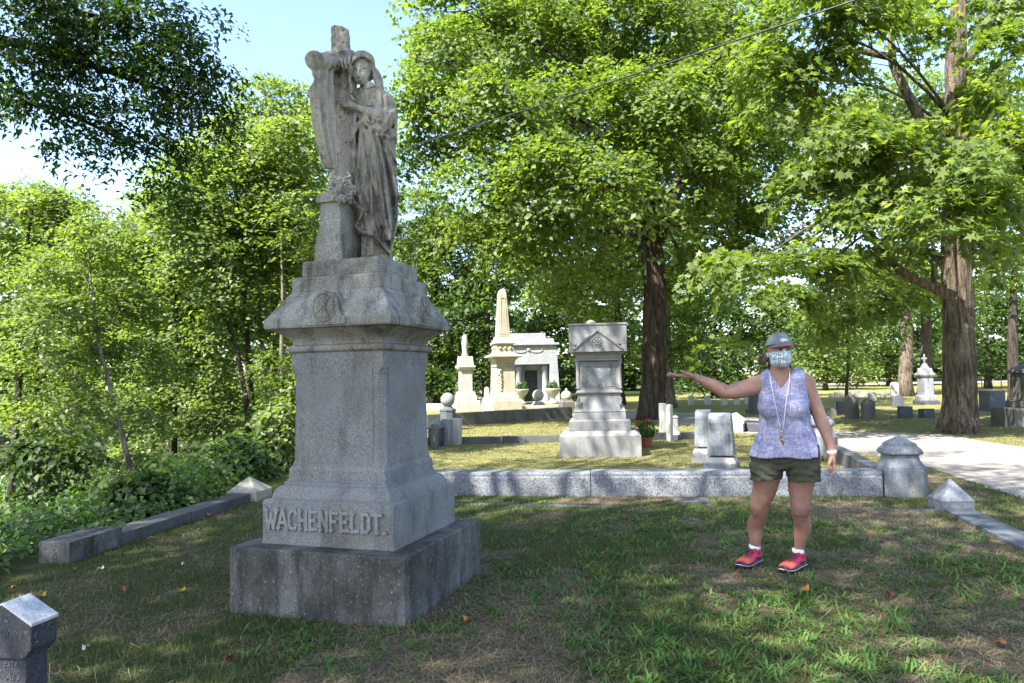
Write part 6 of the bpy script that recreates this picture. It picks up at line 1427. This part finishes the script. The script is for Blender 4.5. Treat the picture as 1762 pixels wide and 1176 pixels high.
# trees seen through the gap beside the statue
gtree(0, 0, 41, 'dark tree between the statue and the big maple', [(752, 700), (752, 600), (748, 480), (740, 380)], .22, [(715, 360, 60, 45), (770, 400, 60, 50), (700, 430, 55, 55), (750, 480, 70, 50), (700, 560, 60, 60), (770, 570, 70, 50), (720, 640, 60, 35)], seed=52, ls=.16, dens=4.0, pr=.6, leaf='leaf_maple', name='background_tree', group='trees behind the graves')
gtree(0, 0, 19, 'small tree whose single leafy branch shows right of the statue\'s shoulder', [(640, 720), (640, 500), (655, 380), (680, 300)], .09, [(697, 272, 22, 20), (690, 300, 18, 12), (650, 330, 40, 40), (640, 420, 50, 50)], seed=53, ls=.10, dens=4.0, pr=.35, leaf='leaf_dark', name='background_tree', group='trees behind the graves')
# --- background trees behind the graves (trunk x, base y, D, r, crown)
BT = [
 (835, 40, .20, [(820, 430, 80, 60), (870, 470, 70, 60), (800, 540, 70, 60), (850, 600, 60, 40), (820, 655, 60, 30), (760, 655, 50, 28)], 'dark tree behind the large obelisk', 'leaf_dark'),
 (1000, 46, .22, [(930, 480, 80, 50), (1010, 500, 80, 60), (960, 560, 70, 40), (1040, 580, 50, 50), (950, 540, 70, 40), (990, 650, 80, 30), (900, 650, 60, 32)], 'dark tree behind the mausoleum roof', 'leaf_dark'),
 (1065, 34, .24, [(1060, 520, 60, 50), (1090, 600, 40, 40), (1060, 470, 60, 40)], 'brown-trunked tree just behind the pedimented monument', 'leaf_maple'),
 (1150, 30, .26, [(1170, 560, 60, 50), (1180, 620, 40, 30), (1200, 500, 70, 50)], 'lighter second trunk just right of the big maple', 'leaf_maple'),
 (1230, 40, .18, [(1210, 550, 80, 50), (1280, 540, 80, 50), (1240, 610, 80, 30), (1330, 570, 60, 40), (1190, 652, 70, 24), (1262, 655, 50, 18)], 'dark drooping tree above the woman\'s raised arm', 'leaf_dark'),
 (1420, 52, .16, [(1400, 560, 70, 45), (1440, 600, 60, 40), (1390, 630, 50, 30), (1470, 640, 40, 22)], 'pale sunny tree right of the woman\'s cap', 'leaf_light'),
 (1456, 33, .07, [(1450, 520, 60, 30), (1470, 570, 40, 25), (1440, 590, 30, 20)], 'thin dark sapling rising behind the tallest dark headstone', 'leaf_maple'),
 (1556, 37.5, .33, [(1560, 470, 90, 40), (1500, 500, 60, 30), (1600, 400, 80, 50)], 'old tree with sunlit pale trunk left of the large right trunk', 'leaf_maple'),
 (1592, 40, .31, [(1600, 480, 60, 40), (1650, 520, 50, 40), (1590, 350, 90, 60)], 'dark trunk patched with sun between two brighter trunks', 'leaf_maple'),
 (1700, 48, .2, [(1700, 560, 70, 50), (1740, 500, 60, 50), (1690, 610, 60, 30), (1760, 590, 60, 40)], 'broad tree behind the stones at the right edge', 'leaf_dark'),
 (1745, 26, .2, [(1750, 430, 50, 40), (1740, 470, 50, 30)], 'bright leafy tree at the right edge above the dark monument', 'leaf_light'),
 (1530, 60, .2, [(1490, 580, 60, 50), (1560, 560, 60, 50), (1520, 620, 50, 25), (1610, 590, 50, 40)], 'distant tree filling the space between the right-hand trunks', 'leaf_dark'),
 (1310, 62, .2, [(1290, 590, 50, 30), (1370, 540, 70, 60), (1340, 600, 50, 30)], 'distant dark tree behind the woman\'s head', 'leaf_dark'),
 (1640, 70, .25, [(1560, 170, 90, 50), (1480, 200, 70, 50), (1620, 230, 90, 60), (1440, 260, 80, 60), (1690, 180, 60, 60)], 'very tall pale tree showing yellow-green high up behind the right maple', 'leaf_light'),
 (775, 44, .2, [(700, 600, 50, 50), (760, 620, 60, 40), (790, 500, 60, 60), (715, 662, 60, 26)], 'shadowed tree behind the Gothic monument', 'leaf_dark')]
for k, (px, D_, r_, lb_, lab, lf) in enumerate(BT):
    g_ = Y(px, 660, D_); b_ = np.array([g_[0], g_[1], float(ground_z(g_[0], g_[1]))]); ymin = min(q[1] for q in lb_); top = Y(px, ymin, D_)
    pts = [b_-[0, 0, .1], b_+[0, 0, .5]]+[b_+(top-b_)*t+np.array([.02, 0, 0])*D_*.15*math.sin(t*3+k) for t in (.3, .6, 1.0)]
    sc_b = D_/30.
    tree('background_tree', lab, pts, [r_*1.5, r_, r_*.9, r_*.7, r_*.25], PL(D_, *lb_, dens=3.2, ls=.17*max(1, sc_b*.85), asp=.8), lf, .17*max(1, sc_b*.85), 'bark_light' if k in (7, 3) else ('bark' if r_ > .28 else 'bark_dark'), 60+k, per=50, pr=.7*max(1, sc_b), group='trees behind the graves', seg=12, asp=.8, base=b_, twig_n=5, limb_r=.08)
# --- far wood: one mass closing the horizon
rs = np.random.default_rng(99); fw = []
for k in range(400):
    px = rs.uniform(-500, 2300); D_ = rs.uniform(58, 80) if px < 1230 else rs.uniform(70, 100); 
    if 1290 < px < 1330: continue
    h = rs.uniform(.6, 13)*(1 if k % 3 else .25)*(1.15 if px < 1300 else 1.0); x = (px-881)/FPX*D_; fw.append((np.array([x, D_, h]), (rs.uniform(3, 5.0), 3, rs.uniform(1.6, 3.0)), 290))
P, N, _ = crown_points(fw, 42, 1.3, rs); o = leaf_obj('far_woods', P, N, .62, M['leaf_dark'], None, rs, .8, .1); tag(o, 'far wood closing the view behind the cemetery', kind='stuff')

# --- undergrowth on the slope left of the kerb
rs = np.random.default_rng(77)
def scatter(n, y0, y1, f0, f1):
    y = y0+(y1-y0)*rs.random(n)**1.3; x = edge_x(y)-.28-(f0+(f1-f0)*rs.random(n)**1.1); return x, y
cx_, cy_ = scatter(2100, 3.6, 17, .0, 7); h = .08+.40*vnoise(cx_, cy_, .7, 3)*np.clip((edge_x(cy_)-cx_)*.9, .25, 1.3)
cx2, cy2 = scatter(420, 8.2, 17, .05, 2.6); cx3, cy3 = scatter(1100, 6, 30, 6.5, 16); cx_ = np.r_[cx_, cx2, cx3]; cy_ = np.r_[cy_, cy2, cy3]; h = np.r_[h, .15+.45*rs.random(420), .3+1.3*rs.random(1100)]
P = []; N = []
for x, y, hh in zip(cx_, cy_, h):
    k = 26; a = rs.random(k)*6.283; q = np.sqrt(rs.random(k))*(.30 if x > edge_x(y)-6.5 else .6); z = ground_z(x, y)+hh*(.3+.75*rs.random(k)); P.append(np.c_[x+q*np.cos(a), y+q*np.sin(a), z]); N.append(np.c_[.6*np.cos(a), .6*np.sin(a), np.full(k, .9)]+rs.normal(0, .3, (k, 3)))
P = np.concatenate(P); N = np.concatenate(N); szs = np.where(P[:, 0] < edge_x(P[:, 1])-6.5, .14, np.where(P[:, 1] > 8, .075, .065))*(.6+.8*rs.random(len(P)))
o = leaf_obj('undergrowth', P, N, szs, M['leaf_under'], None, rs, .75, .25); tag(o, 'tangled vines and weeds on the slope beyond the kerb', kind='stuff')
# a few countable shrubs rising from it
for k, (px, py, D_, rx, ry, lab, lf) in enumerate([(480, 745, 11.5, 45, 60, 'bright broad-leaved shrub beside the left side of the monument', 'leaf_light'), (400, 790, 10.5, 55, 50, 'mid-green shrub behind the pale corner stone', 'leaf_under'), (240, 850, 8.2, 60, 35, 'dark low shrub on the bank below the pale-barked sapling', 'leaf_dark'), (90, 790, 9.5, 80, 40, 'dark shrub at the far left of the bank', 'leaf_dark')]):
    c = Y(px, py, D_); b_ = np.array([c[0], c[1], float(ground_z(c[0], c[1]))]); root = thing('shrub', b_, 0, lab, 'shrub', 'shrubs on the bank'); k_ = D_/FPX
    P, N, PCs = crown_points([(c-b_, (rx*k_, rx*k_, ry*k_), 1500), ((c-b_)*[1, 1, .6]-[0, 0, .1], (rx*k_*.9, rx*k_, ry*k_), 900)], 24, .16, rs, .6); cr = leaf_obj('foliage', P, N, .085, M[lf], root, rs, .78, .2); cr['kind'] = 'stuff'
    mb = MB(); [mb.tube([p for p in bez((rs.normal(0, .05), rs.normal(0, .05), -.1), q, .1, 4, rs=rs)], [.014, .010, .006, .003], 5) for q in PCs[0][:14]]; mb.build('stems', M['bark_dark'], root)

# ================================================================ grass
rs = np.random.default_rng(123)
def clear(x, y):
    "not inside the monument or under walls"
    m = np.stack([x-MC[0], y-MC[1]], -1); c, s = math.cos(-MTH), math.sin(-MTH); u = m[:, 0]*c-m[:, 1]*s; v = m[:, 0]*s+m[:, 1]*c
    ok = ~((np.abs(u) < .60) & (np.abs(v) < .60))
    n_ = np.array([-math.sin(wa), math.cos(wa)]); t_ = (x-WL[0])*n_[0]+(y-WL[1])*n_[1]; al = (x-WL[0])*math.cos(wa)+(y-WL[1])*math.sin(wa)
    ok &= ~((t_ > -.015) & (t_ < .32) & (al > 0) & (al < wl)); ok &= ((x-PC[0])**2+(y-PC[1])**2 > .09)
    return ok & (x > edge_x(y)+.12) & ~in_road(x, y)
def in_view(x, y, m=.15): return np.abs(x) < (.72+m)*y+.2
def blades(n, y0, y1, pw, hfn, wfn, name, label, lvfn, lean=.5, seg=1):
    y = y0+(y1-y0)*rs.random(n)**pw; x = (rs.random(n)*2-1)*(.76*y+.3); ok = clear(x, y); x, y = x[ok], y[ok]; n = len(x)
    w = wear(x, y); keep = rs.random(n) < (1-.55*w); x, y, w = x[keep], y[keep], w[keep]; n = len(x)
    h = hfn(x, y, w)*(.55+.9*rs.random(n)); wd = wfn(y)*(.7+.6*rs.random(n)); a = rs.random(n)*6.283; ln = h*lean*(.3+1.4*rs.random(n)); b = rs.random(n)*6.283
    z = ground_z(x, y)-.004; P0 = np.c_[x, y, z]; S_ = np.c_[np.cos(a), np.sin(a), 0*a]*(wd/2)[:, None]; Lv = np.c_[np.cos(b), np.sin(b), 0*b]
    T_ = P0+Lv*ln[:, None]+np.c_[0*h, 0*h, h]; Mi = P0+Lv*(ln*.35)[:, None]+np.c_[0*h, 0*h, h*.62]
    V = np.stack([P0-S_, P0+S_, Mi+S_*.8, Mi-S_*.8, T_], 1).reshape(-1, 3); o = (np.arange(n)*5)[:, None]
    q = (o+np.array([[0, 1, 2, 3]])); t_ = (o+np.array([[3, 2, 4]])); lv = lvfn(x, y, w, n)
    o = np_obj(name, V, tris=t_, quads=q, mat=M['grass'], attrs=dict(lv=np.repeat(lv, 5))); return tag(o, label, kind='stuff')
blades(185000, 1.9, 9.2, 1.35, lambda x, y, w: .027-.010*w+.010*vnoise(x, y, 2.0), lambda y: .0018+.0005*y, 'grass', 'short mown grass of the near plot',
       lambda x, y, w, n: np.clip(rs.normal(.36, .17, n)+.45*w*(rs.random(n) < .8), 0, 1))
blades(120000, 9.0, 24, 1.1, lambda x, y, w: .020+.010*vnoise(x, y, 1.0), lambda y: .002+.0006*y, 'grass', 'mown grass of the plots farther back', lambda x, y, w, n: np.clip(rs.normal(.50, .16, n)+.2*(rs.random(n) < .4), 0, 1))
# crabgrass tufts
n = 5600; y = 2.2+6.2*rs.random(n); x = (rs.random(n)*2-1)*(.74*y); 
pr_ = np.clip(2.4*(vnoise(x+31, y+7, .9, 3)-.46)+.9*np.exp(-((x-1.0)**2/1.6+(y-4.0)**2/.5))+.9*np.exp(-((x-3.0)**2/1.8+(y-4.9)**2/.5))+.5*np.exp(-((x-.8)**2/3+(y-6.8)**2/1.2))+.5*np.exp(-((x-1.8)**2/3+(y-3)**2/.4)), 0, 1)
ok = clear(x, y) & (rs.random(n) < pr_) & ~((x < -1.6) & (y > 3.6)); x, y = x[ok], y[ok]; V = []; T_ = []; o = 0; lv = []
for i in range(len(x)):
    k = rs.integers(5, 12); a = rs.random(k)*6.283; L = .035+.068*rs.random(k); el = .12+.75*rs.random(k); z0 = float(ground_z(x[i], y[i])); c0 = .18+.25*rs.random()
    ox = rs.normal(0, .018, k); oy = rs.normal(0, .018, k)
    for j in range(k):
        d = np.array([math.cos(a[j])*math.cos(el[j]), math.sin(a[j])*math.cos(el[j]), math.sin(el[j])]); s = np.array([-math.sin(a[j]), math.cos(a[j]), 0])*(.0035+.003*rs.random()); p = np.array([x[i]+ox[j], y[i]+oy[j], z0])
        m = p+d*L[j]*.55; m2 = p+d*L[j]*.85+[0, 0, -L[j]*.06]; t = p+d*L[j]*1.1+[0, 0, -L[j]*.25]
        V += [p-s*.5, p+s*.5, m+s, m-s, m2+s*.8, m2-s*.8, t]; T_ += [(o, o+1, o+2), (o, o+2, o+3), (o+3, o+2, o+4), (o+3, o+4, o+5), (o+5, o+4, o+6)]; o += 7; lv += [min(1, max(0, c0*2+rs.normal(0, .15)))]*7
tag(np_obj('crabgrass', np.array(V), tris=np.array(T_), mat=M['crab'], attrs=dict(lv=np.array(lv))), 'broader bright green crabgrass tufts spreading over the near plot', kind='stuff')
# dry clippings
n = 42000; y = 1.9+6.5*rs.random(n)**1.4; x = (rs.random(n)*2-1)*(.76*y+.2); w = wear(x, y); ok = clear(x, y) & (rs.random(n) < .06+.94*w); x, y = x[ok], y[ok]; n = len(x)
a = rs.random(n)*6.283; L = .015+.055*rs.random(n)**2; d = np.c_[np.cos(a), np.sin(a), rs.normal(0, .22, n)]*L[:, None]; s = np.c_[-np.sin(a), np.cos(a), 0*a]*(.0008+.00035*y)[:, None]; P0 = np.c_[x, y, ground_z(x, y)+.004+.016*rs.random(n)]
V = np.stack([P0-d-s, P0-d+s, P0+d+s*.6+[0, 0, .002], P0+d-s*.6+[0, 0, .002]], 1).reshape(-1, 3); q = (np.arange(n)*4)[:, None]+np.array([[0, 1, 2, 3]])
tag(np_obj('dry_clippings', V, quads=q, mat=M['grass'], attrs=dict(lv=np.repeat(.6+.4*rs.random(n), 4))), 'dry straw clippings strewn on the grass', kind='stuff')
# fallen leaves
lm = {c: plain('fallen_leaf_'+c, v, .7) for c, v in dict(yellow=(.45, .27, .04), brown=(.22, .10, .04), red=(.20, .035, .03), pale=(.42, .40, .33), orange=(.40, .16, .04)).items()}
for px, py, c, s_, lab in [(24, 1012, 'orange', .05, 'orange fallen leaf, one nearest the left edge'), (72, 1026, 'yellow', .055, 'yellow fallen leaf just above the near-left gravestone'), (130, 982, 'brown', .04, 'brown fallen leaf at the upper left of the grass'), (174, 983, 'pale', .045, 'pale green fallen leaf left of the monument base'), (316, 978, 'pale', .04, 'pale grey fallen leaf close to the monument\'s left corner'),
        (218, 1022, 'brown', .06, 'curled brown leaf in the raked clippings'), (312, 1022, 'yellow', .045, 'yellow leaf by the left front corner of the monument'), (148, 1122, 'pale', .04, 'pale tan leaf low on the left'), (394, 1140, 'red', .06, 'dark red leaf in front of the monument'), (1385, 1020, 'orange', .06, 'orange leaf right of the woman\'s shoes'), (1722, 1112, 'brown', .06, 'curled tan leaf at the lower right'), (1533, 1030, 'red', .045, 'small dark red leaf on bare soil at the right'),
        (310, 900, 'pale', .06, 'white torn leaf beside the left kerb'), (360, 890, 'orange', .04, 'orange leaf beside the left kerb'), (1035, 958, 'brown', .04, 'tan leaf in the middle of the lawn'), (803, 1075, 'orange', .04, 'small orange leaf right of the monument base')]:
    p = G(px, py); z = float(ground_z(p[0], p[1])); mb = MB(); r_ = random.Random(px)
    ol = []
    for k in range(14): a = k*2*math.pi/14; rr = s_*.5*(1.0+.28*math.cos(5*a)+.1*r_.random()); ol.append((rr*math.cos(a), rr*.8*math.sin(a), .012*math.cos(2*a)+.006*r_.random()))
    mb.add([(0, 0, 0)]+ol, [(0, 1+k, 1+(k+1) % 14) for k in range(14)]); mb.tube([(0, 0, .001), (-s_*.75, .004, .004)], .0012, 4)
    o = mb.build('fallen_leaf', lm[c]); o.location = (p[0], p[1], z+.028); o.rotation_euler = (r_.uniform(-.3, .3), r_.uniform(-.3, .3), r_.uniform(0, 6)); tag(o, lab, 'leaf', 'fallen leaves on the grass')
